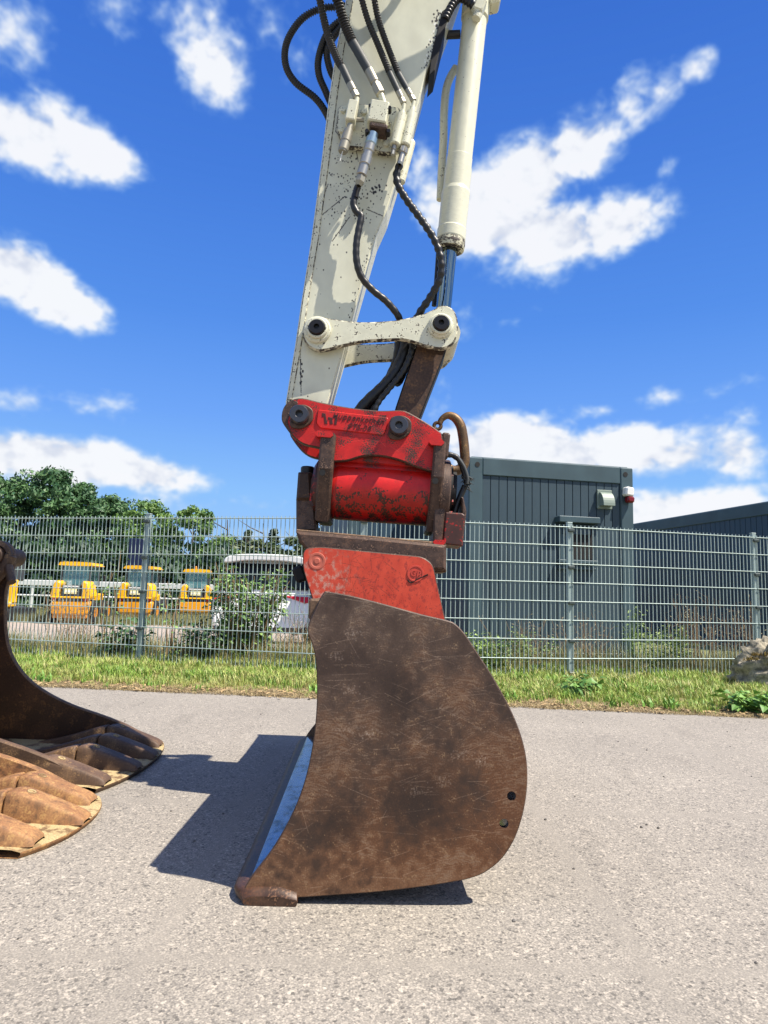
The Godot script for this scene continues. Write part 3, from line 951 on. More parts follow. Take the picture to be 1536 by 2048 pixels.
	var kb := P(717, 372, 2.725)
	var kc := part(t, "quick_coupling", loft_stack(ka, kb, [[0.22, 0.024], [0.34, 0.024], [0.36, 0.021], [0.44, 0.021], [0.45, 0.025], [0.6, 0.025], [0.61, 0.021], [0.64, 0.021], [0.65, 0.023], [0.8, 0.023], [0.82, 0.014], [0.84, 0.014]]), M.zinc)
	part(kc, "blue_collar", loft_stack(ka, kb, [[0.0, 0.021], [0.1, 0.021], [0.1, 0.026], [0.2, 0.026], [0.22, 0.022], [0.28, 0.022]]), M.zinc_blue)
	part(kc, "nut", loft_stack(ka, kb, [[0.83, 0.0], [0.83, 0.021], [0.93, 0.021], [1.0, 0.012]], 6), M.zinc_dull)
	# hoses
	hose_with_fitting(t, "hose", [[730, -420], [655, -180], [636, -40], [640, 0], [650, 48], [660, 82], [675, 120], [684, 134], [700, 168], [714, 196], [712, 214]], [2.74, 2.68, 2.74, 2.76, 2.785, 2.785, 2.775, 2.77, 2.765, 2.76, 2.76], 0.0175, 7, 8)
	hose_with_fitting(t, "hose", [[780, -420], [690, -180], [668, -40], [678, 10], [690, 50], [706, 86], [738, 142], [762, 190], [770, 214]], [2.74, 2.66, 2.72, 2.75, 2.775, 2.78, 2.765, 2.755, 2.755], 0.0225, 5, 6)
	hose_with_fitting(t, "hose", [[850, -420], [750, -180], [716, -40], [724, 0], [737, 44], [756, 90], [779, 146], [797, 184], [808, 208], [806, 226]], [2.76, 2.69, 2.74, 2.765, 2.785, 2.795, 2.79, 2.78, 2.775, 2.775], 0.0145, 6, 7)
	hose_with_fitting(t, "hose", [[900, -420], [790, -180], [745, -40], [749, 0], [757, 40], [774, 90], [797, 148], [815, 180], [828, 203], [825, 218]], [2.78, 2.72, 2.755, 2.775, 2.79, 2.8, 2.8, 2.795, 2.79, 2.79], 0.0145, 6, 7)
	for e in [[[700, 10], [672, 14], [640, 18], [602, 40], [574, 84], [571, 128], [590, 164], [630, 196], [652, 226], [668, 262], [690, 300]], [[690, 36], [668, 52], [650, 76], [637, 118], [638, 150], [650, 180], [666, 214], [690, 246]], [[700, 40], [676, 62], [655, 98], [657, 128], [668, 156], [690, 180]]]:
		var w := PackedVector3Array()
		for q in e: w.append(P(q[0], q[1], 3.04))
		part(t, "hose", hose(w, 0.0175, 0.0125, 0.28), M.black_rubber)
	# the cylinder's feed hoses, looping out in front of the arm above
	for e in [[[[1010, -300, 2.86], [1060, -235, 2.74], [1035, -192, 2.69], [950, -146, 2.685], [862, -100, 2.69], [806, -96, 2.7], [764, -130, 2.72], [752, -200, 2.76], [790, -320, 2.82]], 0.024], [[[985, -420, 2.84], [958, -320, 2.74], [925, -238, 2.715], [872, -186, 2.71], [822, -146, 2.72], [788, -156, 2.74], [780, -220, 2.79], [800, -300, 2.82]], 0.02]]:
		var w := PackedVector3Array()
		for q in e[0]: w.append(P(q[0], q[1], q[2]))
		part(t, "hose", hose(w, e[1], 0.0125, 0.28), M.black_rubber)
	# two painted accumulator tubes on the bracket
	part(t, "pressure_tube", loft_stack(P(806, 222, 2.775), P(789, 291, 2.765), [[0, 0.0], [0, 0.013], [0.1, 0.014], [0.14, 0.024], [0.97, 0.024], [1, 0.02], [1, 0.0]]), M.cream)
	part(t, "pressure_tube", loft_stack(P(826, 215, 2.79), P(809, 293, 2.78), [[0, 0.0], [0, 0.013], [0.1, 0.014], [0.14, 0.024], [0.97, 0.024], [1, 0.02], [1, 0.0]]), M.cream)
	part(t, "plug", loft_stack(P(789, 290, 2.765), P(785, 310, 2.76), [[0, 0.012], [0.5, 0.012], [0.5, 0.009], [1, 0.009], [1, 0]], 8), M.zinc)
	var nf := part(t, "hose_fitting", loft_stack(P(809, 292, 2.78), P(799, 330, 2.77), [[0, 0.012], [0.15, 0.012], [0.15, 0.019], [0.4, 0.019], [0.42, 0.014], [0.9, 0.014], [1, 0.011]]), M.zinc)
	part(nf, "nut", loft_stack(P(809, 292, 2.78), P(799, 330, 2.77), [[0.12, 0.0], [0.14, 0.021], [0.36, 0.021], [0.4, 0.012]], 6), M.zinc_dull)
	part(t, "side_tube", loft_stack(P(822, 284, 2.9), P(800, 366, 2.88), [[0, 0], [0, 0.02], [0.04, 0.022], [0.97, 0.022], [1, 0.018], [1, 0]]), M.cream)
	# hoses that lead down to the coupler
	part(t, "hose", hose(p3([716, 372, 711, 388, 707, 408, 713, 424, 722, 433, 718, 456, 713, 486, 713, 520, 722, 552, 745, 580, 772, 602, 794, 628, 802, 648, 806, 676, 808, 700], 2.78, 2.93, 0.4), 0.0155, 0.034, 0.07), M.black_rubber)
	part(t, "hose_tip", pipe(p3([717, 368, 713, 384, 711, 396], 2.775), 0.012), M.bolt)
	part(t, "hose", hose(p3([800, 328, 793, 350, 797, 372, 815, 402, 846, 444, 870, 482, 882, 520, 880, 556, 862, 592, 838, 628, 824, 660, 822, 690], 2.8, 2.92, 0.45), 0.0175, 0.036, 0.2), M.black_rubber)
	part(t, "hose", hose(p3([814, 676, 808, 706, 792, 742, 768, 772, 736, 802, 716, 826, 704, 850], 2.9), 0.027, 0.05, 0.05), M.black_rubber)
	part(t, "hose", hose(p3([800, 680, 796, 716, 782, 752, 758, 792, 744, 818, 736, 850], 2.93), 0.024, 0.045, 0.05), M.black_rubber)
	part(t, "hose", hose(p3([828, 672, 822, 704, 806, 742, 778, 778, 756, 806, 744, 836], 2.86), 0.0135, 0.03, 0.16), M.black_rubber)
	part(t, "hose_guard", plate(smooth2(pl([796, 690, 818, 676, 830, 690, 826, 706, 806, 760, 788, 760], 2.95), 4), -2.95, 0.05, 0.004), M.black)

	# the cylinder with its bright rod
	var c0 := P(901, 486, 2.93)
	var c1 := P(952, 14, 2.93)
	var ax := c1 - c0
	var L := ax.length()
	var cy := part(t, "cylinder_barrel", loft_stack(c0, c1, [[0.0, 0.04], [0.0, 0.062], [0.012, 0.066], [0.05, 0.066], [0.055, 0.063], [0.2, 0.065], [0.215, 0.061], [0.3, 0.0615], [0.3, 0.059], [0.345, 0.059], [0.347, 0.0575], [0.94, 0.0575], [0.945, 0.064], [1.0, 0.066], [1.12, 0.066], [1.12, 0.058], [2.1, 0.058], [2.1, 0.0]], 40), M.barrel)
	part(cy, "end_ring", loft_stack(c0, c1, [[-0.028, 0.036], [-0.028, 0.064], [-0.012, 0.067], [0.006, 0.066]], 40), M.cream_edge)
	part(t, "cylinder_rod", loft_stack(c0, P(884, 648, 2.93), [[-0.05, 0.033], [1.0, 0.033]], 32), M.chrome)
	part(t, "steel_pipe", pipe(p3([912, 136, 900, 156, 892, 182, 888, 226, 887, 280, 884, 330, 881, 400], 3.0), 0.019), M.cream)
	part(t, "bleed_pipe", pipe(p3([877, 500, 873, 560, 868, 612], 2.98), 0.011), M.bolt)
	part(t, "cross_hose", pipe(PackedVector3Array([P(876, 71, 2.95), P(920, 69, 2.95)]), 0.019), M.black_rubber)
	part(t, "hose", hose(p3([890, 40, 905, 10, 922, -4, 948, 12], 2.84), 0.02, 0.018), M.black_rubber)
	part(t, "port_block", box(P(958, 16, 2.855), Vector3(0.05, 0.07, 0.06), 0.008, Basis(Vector3.BACK, -0.4)), M.cream)
	part(t, "port_elbow", pipe(p3([936, 2, 948, 14, 955, 28, 952, 38], 2.85), 0.021), M.cream)
	part(t, "port_flange", box(P(985, 4, 2.93), Vector3(0.06, 0.07, 0.09), 0.012, Basis(Vector3.BACK, 0.3)), M.cream)

	# the pair of link plates and their pins
	var lk := smooth2(pl([607, 650, 618, 638, 636, 632, 656, 636, 709, 643, 752, 643, 798, 639, 841, 629, 868, 618, 880, 611, 896, 612, 909, 622, 916, 645, 913, 674, 902, 690, 884, 697, 855, 693, 812, 680, 769, 680, 726, 683, 686, 691, 655, 699, 632, 700, 613, 688, 605, 670], 2.79), 4)
	part(t, "link_plate", plate(lk, -2.79, 0.032, 0.006), M.cream, "", M.cream_edge)
	part(t, "link_plate", plate(lk, -3.05, 0.03, 0.006), M.cream, "", M.cream_edge)
	for e in [[635, 661, 0.058], [881, 653, 0.054]]:
		var q := P(e[0], e[1], 2.79)
		var pn := part(t, "pin", turned(q + Vector3(0, 0, -0.3), Vector3.BACK, [[0, 0.0], [0, 0.04], [0.3, 0.04]], 28), M.dark_edge)
		part(pn, "collar", turned(q, Vector3.BACK, [[-0.01, e[2]], [0.012, e[2]], [0.018, e[2] - 0.006], [0.018, 0.045], [0.03, 0.045], [0.034, 0.041], [0.034, 0.036]], 36), M.cream)
		part(pn, "pin_head", turned(q, Vector3.BACK, [[0.02, 0.035], [0.04, 0.034], [0.047, 0.03], [0.047, 0.012], [0.03, 0.011], [0.03, 0.0]], 28), M.bolt)
	part(t, "link_boss", turned(P(887, 690, 3.0), Vector3.BACK, [[-0.1, 0.0], [-0.1, 0.06], [0.15, 0.06], [0.15, 0.0]], 28), M.cream)
	part(t, "lower_boss", turned(P(634, 668, 2.835), Vector3.BACK, [[-0.05, 0.062], [0.02, 0.062], [0.02, 0.0]], 36), M.cream)
	part(t, "push_link", plate(round_corners(pl([838, 668, 895, 668, 893, 700, 838, 842, 812, 880, 780, 874, 790, 818, 828, 704], 2.86), 0.015), -2.86, 0.17, 0.006), M.dark_plate, "bare dark brown steel link", M.dark_edge)

# ---------------------------------------------------------------- the red tilting coupler
func make_coupler() -> void:
	var t := thing("tilting_coupler", "red tilting coupler with raised lettering and lifting hook, above the wide bucket", "tilting coupler", P(745, 1090, 2.93))
	var near := clean(smooth2(pl([563, 838, 567, 815, 582, 800, 605, 796, 640, 804, 700, 815, 760, 821, 800, 820, 818, 825, 850, 843, 877, 861, 885, 874, 885, 938, 868, 943, 852, 940, 826, 931, 798, 920, 769, 913, 742, 911, 718, 914, 694, 921, 660, 921, 648, 900, 634, 895, 609, 889, 589, 876, 571, 854], 2.79), 3))
	part(t, "side_plate", plate(near, -2.79, 0.035, 0.005), M.red, "", M.steel)
	part(t, "side_plate", plate(near, -3.05, 0.035, 0.005), M.red, "", M.steel)
	part(t, "worn_lobe", plate(smooth2(pl([564, 838, 568, 815, 582, 801, 596, 806, 583, 822, 576, 846, 584, 868, 573, 854], 2.788), 4), -2.7885, 0.01, 0.001), M.steel)
	part(t, "saddle", box(P(757, 905, 2.935), Vector3(0.44, 0.17, 0.2), 0.02, Basis(Vector3.BACK, -0.07)), M.red)
	# the raised plate with the lettering
	var tilt := Basis(Vector3.BACK, deg_to_rad(-6.2))
	var np := part(t, "name_plate", plate(round_corners(pl([636, 819, 776, 835, 777, 842, 768, 871, 640, 856, 632, 846], 2.784), 0.008), -2.784, 0.012, 0.003), M.red, "", M.red)
	for e in [["Huppenkothen", 718, 838, 0.0245], ["PTS-08", 720, 855, 0.0245]]:
		var tm := TextMesh.new()
		var f := SystemFont.new()
		f.font_names = PackedStringArray(["Droid Sans"])
		f.font_weight = 500
		f.font_italic = true
		tm.font = f
		tm.font_size = 48
		tm.pixel_size = e[3] / 36.0
		tm.depth = 0.003
		tm.text = e[0]
		var o := part(np, "lettering", tm, M.maroon)
		var spot := P(e[1], e[2], 2.784)
		o.transform = Transform3D(tilt * Basis(Vector3(1, 0, 0), Vector3(0.18, 1, 0), Vector3(0, 0, 1)), spot + Vector3(0, 0, 0.0015) - t.position - np.position)
	for e in [[[644, 826, 651, 827, 655, 848, 649, 848, 648, 834, 644, 834]], [[656, 834, 664, 835, 666, 848, 660, 849, 659, 840, 656, 840]], [[668, 829, 676, 830, 673, 850, 668, 849, 670, 836, 667, 836]]]:
		part(np, "emblem_bar", plate(pl(e[0], 2.783), -2.7825, 0.004, 0.0008), M.maroon)
	# pins
	for e in [[601, 834], [797, 856]]:
		var q := P(e[0], e[1], 2.79)
		var pn := part(t, "pin", turned(q + Vector3(0, 0, -0.31), Vector3.BACK, [[0, 0.0], [0, 0.034], [0.31, 0.034]], 28), M.bolt)
		part(pn, "flange", plate(round_corners(PackedVector2Array([Vector2(q.x - 0.044, q.y - 0.05), Vector2(q.x + 0.012, q.y - 0.054), Vector2(q.x + 0.054, q.y - 0.02), Vector2(q.x + 0.054, q.y + 0.03), Vector2(q.x + 0.02, q.y + 0.052), Vector2(q.x - 0.036, q.y + 0.046)]), 0.03, 6), q.z + 0.014, 0.016, 0.003), M.steel)
		part(pn, "pin_head", turned(q, Vector3.BACK, [[0.01, 0.04], [0.05, 0.0395], [0.056, 0.035], [0.056, 0.017], [0.054, 0.015], [0.03, 0.015], [0.03, 0.0]], 32), M.pin_head)
	# the tilting cylinder between its two end flanges
	var a := P(668, 978, 2.935)
	var b := P(862, 992, 2.935)
	var ax := (b - a).normalized()
	var L := a.distance_to(b)
	part(t, "tilt_cylinder", turned(a, ax, [[0, 0.0], [0, 0.128], [0.02, 0.132], [L * 0.5, 0.133], [L - 0.02, 0.132], [L, 0.134], [L, 0.0]], 56), M.red_drum)
	part(t, "saddle_fillet", turned(a + Vector3(0, 0.075, 0.045), ax, [[0.0, 0.0], [0, 0.058], [L, 0.058], [L, 0.0]], 32), M.red)
	var xf := Basis(Vector3(0, 0, -1), Vector3(0, 1, 0), Vector3(1, 0, 0))   # turns an outline into the plane across the cylinder
	for e in [[656, 0.062, 866, 1043, 0.0], [868, 0.05, 882, 1064, 0.02]]:
		var q := P(e[0], 955, 2.935)
		var y1 := P(e[0], e[2], 2.76).y
		var y0 := P(e[0], e[3], 2.84).y
		var pr := PackedVector2Array([Vector2(-0.185, y1), Vector2(0.185, y1), Vector2(0.185, y1 - 0.15), Vector2(0.1, y0), Vector2(-0.1, y0), Vector2(-0.185, y1 - 0.15)])
		var turn := Basis(Vector3.BACK, -0.06)
		var mid := Vector3(q.x, (y0 + y1) / 2, q.z)
		for i in pr.size(): pr[i].y -= mid.y
		var fl := part(t, "end_flange", plate(pr, e[1] / 2, e[1], 0.008, Transform3D(turn * xf, mid), true), M.steel)
		part(fl, "red_shoulder", box(Vector3(q.x - 0.006, y1 - 0.008, -2.935), Vector3(e[1] + 0.012, 0.026, 0.384), 0.01, turn), M.red)
		part(fl, "bolt_hole", turned(Vector3(q.x - 0.008, y1 - 0.168, -2.752), Vector3.BACK, [[0, 0.013], [0.0035, 0.013], [0.0035, 0.0]], 14), M.black)
	part(t, "left_ring", turned(P(628, 976, 2.935), ax, [[0, 0.0], [0, 0.1], [0.012, 0.12], [0.06, 0.13], [0.06, 0.0]], 36), M.red_rust)
	part(t, "right_ring", turned(P(874, 990, 2.935), ax, [[0, 0.0], [0, 0.15], [0.006, 0.155], [0.04, 0.155], [0.046, 0.15], [0.046, 0.0]], 48), M.steel)
	var hub := part(t, "right_hub", turned(P(893, 985, 2.935), ax, [[0, 0.12], [0.016, 0.12], [0.016, 0.1], [0.034, 0.1], [0.034, 0.0]], 36), M.black)
	for e in [-0.09, -0.04, 0.02, 0.07]:
		part(hub, "stud", turned(P(898, 985, 2.84) + Vector3(0, e, 0), ax, [[0, 0.012], [0.018, 0.012], [0.018, 0]], 6), M.red_rust)
	part(t, "hook_block", box(P(889, 893, 2.84), Vector3(0.036, 0.11, 0.06), 0.008, Basis(Vector3.BACK, -0.08)), M.steel)
	# the lifting hook
	var hk := spl(p3([879, 848, 884, 838, 896, 831, 910, 836, 921, 851, 926, 874, 929, 902, 929, 924, 920, 939, 904, 940, 893, 930], 2.9), 8)
	var hm := MB.new()
	var hr := PackedFloat32Array()
	for i in hk.size():
		var f := float(i) / hk.size()
		hr.append(0.0125 + 0.009 * smoothstep(0.05, 0.4, f) - 0.004 * smoothstep(0.85, 1.0, f))
	hm.tube(hk, hr, 14)
	var hook := part(t, "lifting_hook", hm.mesh(), M.forged)
	var eye := TorusMesh.new()
	eye.inner_radius = 0.007
	eye.outer_radius = 0.023
	eye.rings = 20
	eye.ring_segments = 10
	var eo := part(hook, "hook_eye", eye, M.forged)
	eo.transform = Transform3D(Basis(Vector3.RIGHT, PI / 2), P(875, 852, 2.9) - t.position - hook.position)
	# the frayed hose beside the hook
	var fh := part(t, "frayed_hose", hose(p3([893, 909, 906, 911, 918, 920, 926, 938, 930, 952, 934, 966], 2.84), 0.013, 0.03, 0.12), M.black_rubber)
	var fm := MB.new()
	rng.seed = 44
	for i in 34:
		var q := P(933 + rng.randfn(0, 4), 963 + rng.randfn(0, 6), 2.84 + rng.randf_range(-0.015, 0.015))
		var d := Vector3(rng.randf_range(-0.6, 1.2), rng.randf_range(-1.2, 0.5), rng.randf_range(-0.6, 0.6)).normalized()
		fm.tube(PackedVector3Array([q, q + d * 0.012, q + d * rng.randf_range(0.016, 0.034)]), PackedFloat32Array([0.003, 0.0022, 0.0004]), 5)
	part(fh, "frayed_end", fm.mesh(), M.sleeve)
	part(fh, "torn_cover", pipe(p3([916, 916, 928, 934, 935, 956, 934, 968], 2.825), 0.008, 8), M.sleeve)
	part(t, "hose", pipe(p3([930, 972, 922, 990, 912, 1016, 906, 1040], 2.86), 0.013), M.black_rubber)
	# the adapter plate with its two uprights and pocket
	var ad := clean(pl([591, 1062, 640, 1066, 760, 1076, 866, 1087, 893, 1090, 893, 1141, 800, 1140, 640, 1128, 618, 1108, 598, 1084], 2.76))
	part(t, "adapter_plate", plate(ad, -2.76, 0.36, 0.012), M.steel)
	part(t, "top_slab", plate(pl([593, 1058, 866, 1083, 893, 1086, 893, 1094, 592, 1066], 2.80), -2.80, 0.27, 0.004), M.umber)
	var up := part(t, "left_upright", plate(pl([596, 945, 624, 945, 633, 1062, 592, 1062, 592, 1000], 2.87), -2.87, 0.13, 0.008), M.steel)
	part(up, "upright_head", plate(pl([597, 944, 621, 944, 624, 1000, 592, 1000], 2.86), -2.855, 0.15, 0.01), M.dark_plate)
	part(up, "hex_bolt", turned(P(615, 946, 2.93), Vector3.UP, [[-0.01, 0.03], [0.022, 0.03], [0.027, 0.026], [0.027, 0.0]], 28), M.bolt)
	part(up, "weld", box(P(630, 985, 2.9), Vector3(0.03, 0.13, 0.1), 0.012, Basis(Vector3.BACK, -0.05)), M.red_rust)
	part(t, "right_upright", plate(pl([868, 1000, 894, 996, 884, 1092, 866, 1090], 2.80), -2.80, 0.26, 0.006), M.steel)
	part(t, "red_paint_lump", box(P(878, 1085, 2.79), Vector3(0.05, 0.02, 0.03), 0.008), M.red)
	part(t, "pocket", plate(pl([891, 1024, 924, 1026, 930, 1030, 925, 1092, 886, 1088], 2.80), -2.80, 0.2, 0.005), M.red_rust)
	part(t, "pocket_ear", plate(pl([923, 994, 927, 995, 933, 1022, 932, 1034, 926, 1090, 920, 1090, 925, 1030], 2.81), -2.81, 0.19, 0.004), M.steel)
	part(t, "foot_plate", plate(pl([848, 1138, 893, 1138, 893, 1144, 852, 1144], 2.80), -2.80, 0.25, 0.002), M.dark_plate)

# ---------------------------------------------------------------- the wide bucket
func holed(outline: PackedVector2Array, holes: Array) -> PackedVector2Array:
	# joins each hole to the outline by a hair-thin cut from its nearest point
	var p := outline.duplicate()
	for h in holes:
		var best := 0
		for i in p.size():
			if p[i].distance_to(h[0]) < p[best].distance_to(h[0]): best = i
		var q := p[best]
		var d: Vector2 = (q - h[0]).normalized()
		var o := PackedVector2Array()
		for i in best + 1: o.append(p[i])
		var a0 := d.angle()
		for k in 17:
			o.append(h[0] + Vector2.from_angle(a0 - 0.001 - (TAU - 0.002) * k / 16.0) * h[1])
		o.append(q + d.orthogonal() * -0.00002)
		for i in range(best + 1, p.size()): o.append(p[i])
		p = o
	return p

func make_bucket() -> void:
	var t := thing("wide_bucket", "wide brown worn steel grading bucket with red ear standing on the asphalt", "bucket", Vector3(P(700, 1300, 2.9).x, 0, -2.9))
	var zn := 1.955
	var zf := 3.9
	var near := open2(pl([650, 1182, 700, 1191, 760, 1206, 840, 1228, 895, 1241, 912, 1249, 930, 1268, 950, 1298, 985, 1352, 1014, 1404, 1035, 1450, 1049, 1495, 1055, 1540, 1053, 1590, 1043, 1640, 1026, 1685, 1000, 1722, 965, 1748, 930, 1760], zn), 5)
	near.append_array(open2(pl([930, 1760, 860, 1772, 760, 1784, 680, 1790, 592, 1796, 520, 1797, 482, 1788], zn), 3).slice(1))
	near.append_array(open2(pl([482, 1788, 500, 1757, 540, 1705, 572, 1652, 596, 1600, 613, 1548, 625, 1490, 632, 1430, 634, 1370, 631, 1318, 624, 1288, 615, 1262, 620, 1240, 634, 1210, 640, 1196, 650, 1182], zn), 5).slice(1, -1))
	var h0 := P(1023, 1592, zn)
	var h1 := P(1008, 1647, zn)
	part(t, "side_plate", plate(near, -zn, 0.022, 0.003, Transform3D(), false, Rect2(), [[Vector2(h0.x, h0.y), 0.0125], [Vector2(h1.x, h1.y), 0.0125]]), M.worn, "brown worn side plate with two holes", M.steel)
	var far_shift := Vector2(-0.05, 0.0)
	var fp := PackedVector2Array()
	for q in near: fp.append(q + far_shift)
	part(t, "side_plate", plate(fp, -zf, 0.022, 0.003), M.umber, "", M.steel)
	# the rolled shell between them, from the top edge round the back to the cutting edge
	var prof := open2(pl([652, 1187, 760, 1211, 890, 1246, 908, 1254, 926, 1274, 946, 1302, 980, 1355, 1009, 1406, 1030, 1452, 1044, 1496, 1050, 1540, 1048, 1590, 1038, 1638, 1021, 1681, 996, 1717, 962, 1743, 928, 1754, 860, 1767, 760, 1779, 680, 1785, 592, 1791, 520, 1794], zn), 4)
	var inner := inset_open(prof, 0.014)
	for e in [[prof, true, M.umber], [inner, false, M.shell_inside]]:
		var rows := []
		var zs := [-zn - 0.004, -2.45, -2.9, -3.4, -zf + 0.004]
		for z in zs:
			var row := PackedVector3Array()
			var sh: float = (z + zn) / (zn - zf) * far_shift.x
			for q in e[0]: row.append(Vector3(q.x + sh, q.y, z))
			rows.append(row)
		var g := MB.new()
		g.grid(rows, e[1])
		part(t, "shell" if e[1] else "shell_lining", g.mesh(), e[2])
	var sh_dir := Vector3(far_shift.x, 0, -(zf - zn)).normalized()
	# the thick cutting edge that lies on the ground: section in x and y swept across the width
	var tip := P(462, 1782, zn)
	var bx := P(592, 1800, zn).x
	var sec := PackedVector2Array([Vector2(tip.x, 0.024), Vector2(tip.x + 0.002, 0.014), Vector2(tip.x + 0.012, 0.005), Vector2(tip.x + 0.04, 0.0), Vector2(bx - 0.004, 0.0), Vector2(bx + 0.003, 0.004), Vector2(bx + 0.006, 0.02), Vector2(bx + 0.002, 0.032), Vector2(tip.x + 0.13, 0.046), Vector2(tip.x + 0.06, 0.045), Vector2(tip.x + 0.02, 0.038), Vector2(tip.x + 0.006, 0.032)])
	var er := []
	var k := 40
	for i in k + 1:
		var f := float(i) / k
		f = f + 0.075 * sin(TAU * f) * -1.0 * 2.0 if false else smoothstep(0.0, 1.0, f)
		var row := PackedVector3Array()
		var endness := minf(f, 1.0 - f) * (zf - zn + 0.03)
		var pull := 0.035 * pow(1.0 - clampf(endness / 0.07, 0, 1), 2.0)
		var drop := 1.0 - 0.45 * pow(1.0 - clampf(endness / 0.02, 0, 1), 2.0)
		for q in sec:
			var x := q.x
			if x < tip.x + 0.07: x += pull * (1.0 - (x - tip.x) / 0.07)
			row.append(Vector3(x + far_shift.x * f, q.y * drop, lerpf(-zn + 0.016, -zf - 0.034, f)))
		row.append(row[0])
		er.append(row)
	var em := MB.new()
	em.grid(er, false, true)
	em.fan(er[0].slice(0, sec.size()), Vector3.BACK)
	em.fan(er[k].slice(0, sec.size()), Vector3.FORWARD)
	part(t, "cutting_edge", em.mesh(), M.edge_steel)
	# floor between the edge and the shell
	var fl := MB.new()
	var fr := []
	for e in [[tip.x + 0.045, 0.0455], [tip.x + 0.06, 0.0485], [tip.x + 0.13, 0.051], [P(592, 1790, zn).x, 0.054], [P(700, 1790, zn).x, 0.06]]:
		fr.append(PackedVector3Array([Vector3(e[0], e[1], -zn - 0.01), Vector3(e[0] + far_shift.x * 0.5, e[1], -2.88), Vector3(e[0] + far_shift.x, e[1], -zf + 0.01)]))
	fl.grid(fr, false)
	part(t, "floor_plate", fl.mesh(), M.shell_inside)
	part(t, "inner_rib", box(Vector3(tip.x + 0.16, 0.085, -3.1), Vector3(0.14, 0.02, 0.05), 0.005, Basis(Vector3.BACK, 0.35)), M.dark_plate)
	part(t, "top_stiffener", box(Vector3(P(640, 1205, zn).x - 0.01, P(640, 1205, zn).y - 0.02, -(zn + zf) / 2), Vector3(0.05, 0.06, zf - zn - 0.05), 0.006), M.umber)
	# the red ears that carry it
	var ear := clean(round_corners(pl([606, 1096, 640, 1093, 740, 1103, 845, 1113, 866, 1128, 896, 1262, 800, 1300, 660, 1262, 632, 1222, 605, 1136], 2.745), 0.03, 6))
	for e in [-2.745, -3.09]:
		part(t, "ear_plate", plate(ear, e, 0.03, 0.004), M.ear, "faded scratched red ear plate" if e > -3 else "", M.steel)
	var cross := part(t, "ear_tube", turned(P(634, 1126, 2.76), Vector3.FORWARD, [[0, 0.0], [0, 0.034], [0.34, 0.034], [0.34, 0.0]], 20), M.steel)
	var ring := part(t, "pivot_mark", turned(P(634, 1122, 2.745), Vector3.BACK, [[-0.002, 0.036], [0.002, 0.033], [0.002, 0.026], [0.0005, 0.022], [0.0005, 0.014], [0.003, 0.01], [0.003, 0.0]], 28), M.ear_dust)
	var badge := part(t, "maker_badge", turned(P(831, 1147, 2.745), Vector3.BACK, [[-0.002, 0.034], [0.003, 0.033], [0.003, 0.027], [0.001, 0.026], [0.001, 0.0]], 28), M.ear_plain)
	var tm := TextMesh.new()
	var f := SystemFont.new()
	f.font_names = PackedStringArray(["Droid Sans"])
	f.font_weight = 700
	tm.font = f
	tm.font_size = 48
	tm.pixel_size = 0.0007
	tm.depth = 0.004
	tm.text = "GP"
	var to := part(badge, "lettering", tm, M.ear_plain)
	to.transform = Transform3D(Basis(Vector3.BACK, -0.12), P(832, 1147, 2.743) - t.position - badge.position)
	part(badge, "arrow_mark", pipe(p3([816, 1160, 822, 1165, 838, 1157, 856, 1149], 2.744), 0.0028, 6), M.dark_edge)
	part(t, "far_lug", box(P(600, 1148, 2.95), Vector3(0.05, 0.07, 0.06), 0.01, Basis(Vector3.BACK, 0.4)), M.black)

func inset_open(p: PackedVector2Array, b: float) -> PackedVector2Array:
	var o := PackedVector2Array()
	for i in p.size():
		var d := (p[mini(i + 1, p.size() - 1)] - p[maxi(i - 1, 0)]).normalized()
		o.append(p[i] + Vector2(d.y, -d.x) * b)
	return o

# ---------------------------------------------------------------- the toothed buckets
func tooth(lip: float, z: float, mats: Array, t: Node3D, side: float) -> void:
	var body := []
	var cap := []
	for e in [[-0.6, 0.006, 0.05, 0], [-0.5, 0.03, 0.075, 0], [-0.4, 0.062, 0.088, 0], [-0.32, 0.092, 0.096, 0], [-0.275, 0.108, 0.1, 0], [-0.252, 0.112, 0.1, 0], [-0.243, 0.106, 0.094, 0], [-0.24, 0.02, 0.05, 0], [-0.238, 0.02, 0.06, 1], [-0.236, 0.106, 0.098, 1], [-0.23, 0.114, 0.107, 1], [-0.205, 0.117, 0.11, 1], [-0.18, 0.112, 0.11, 1], [-0.09, 0.078, 0.106, 1], [-0.03, 0.054, 0.1, 1], [0.012, 0.036, 0.094, 1], [0.032, 0.022, 0.086, 1], [0.038, 0.01, 0.07, 1]]:
		var h: float = e[1] * 0.87
		var w: float = e[2] / 2 * 0.95
		var row := PackedVector3Array()
		for q in [[-1.08, 0.0], [-1.03, 0.3], [-0.93, 0.72], [-0.84, 0.9], [-0.7, 0.985], [-0.45, 1.0], [0.45, 1.0], [0.7, 0.985], [0.84, 0.9], [0.93, 0.72], [1.03, 0.3], [1.08, 0.0]]:
			row.append(Vector3(lip + e[0], 0.026 + h * q[1], z + w * q[0]))
		if e[3] == 0: body.append(row)
		else: cap.append(row)
	var g := MB.new()
	g.grid(body, false)
	part(t, "tooth_holder", g.mesh(), mats[0])
	g = MB.new()
	g.grid(cap, false)
	var c := part(t, "tooth", g.mesh(), mats[1])
	part(c, "lock_pin", turned(Vector3(lip - 0.165, 0.026 + 0.0915, z), Vector3(0.36, 1, 0), [[0, 0.016], [0.004, 0.015], [0.004, 0.009], [0.001, 0.008], [0.001, 0.0]], 18), M.sand)

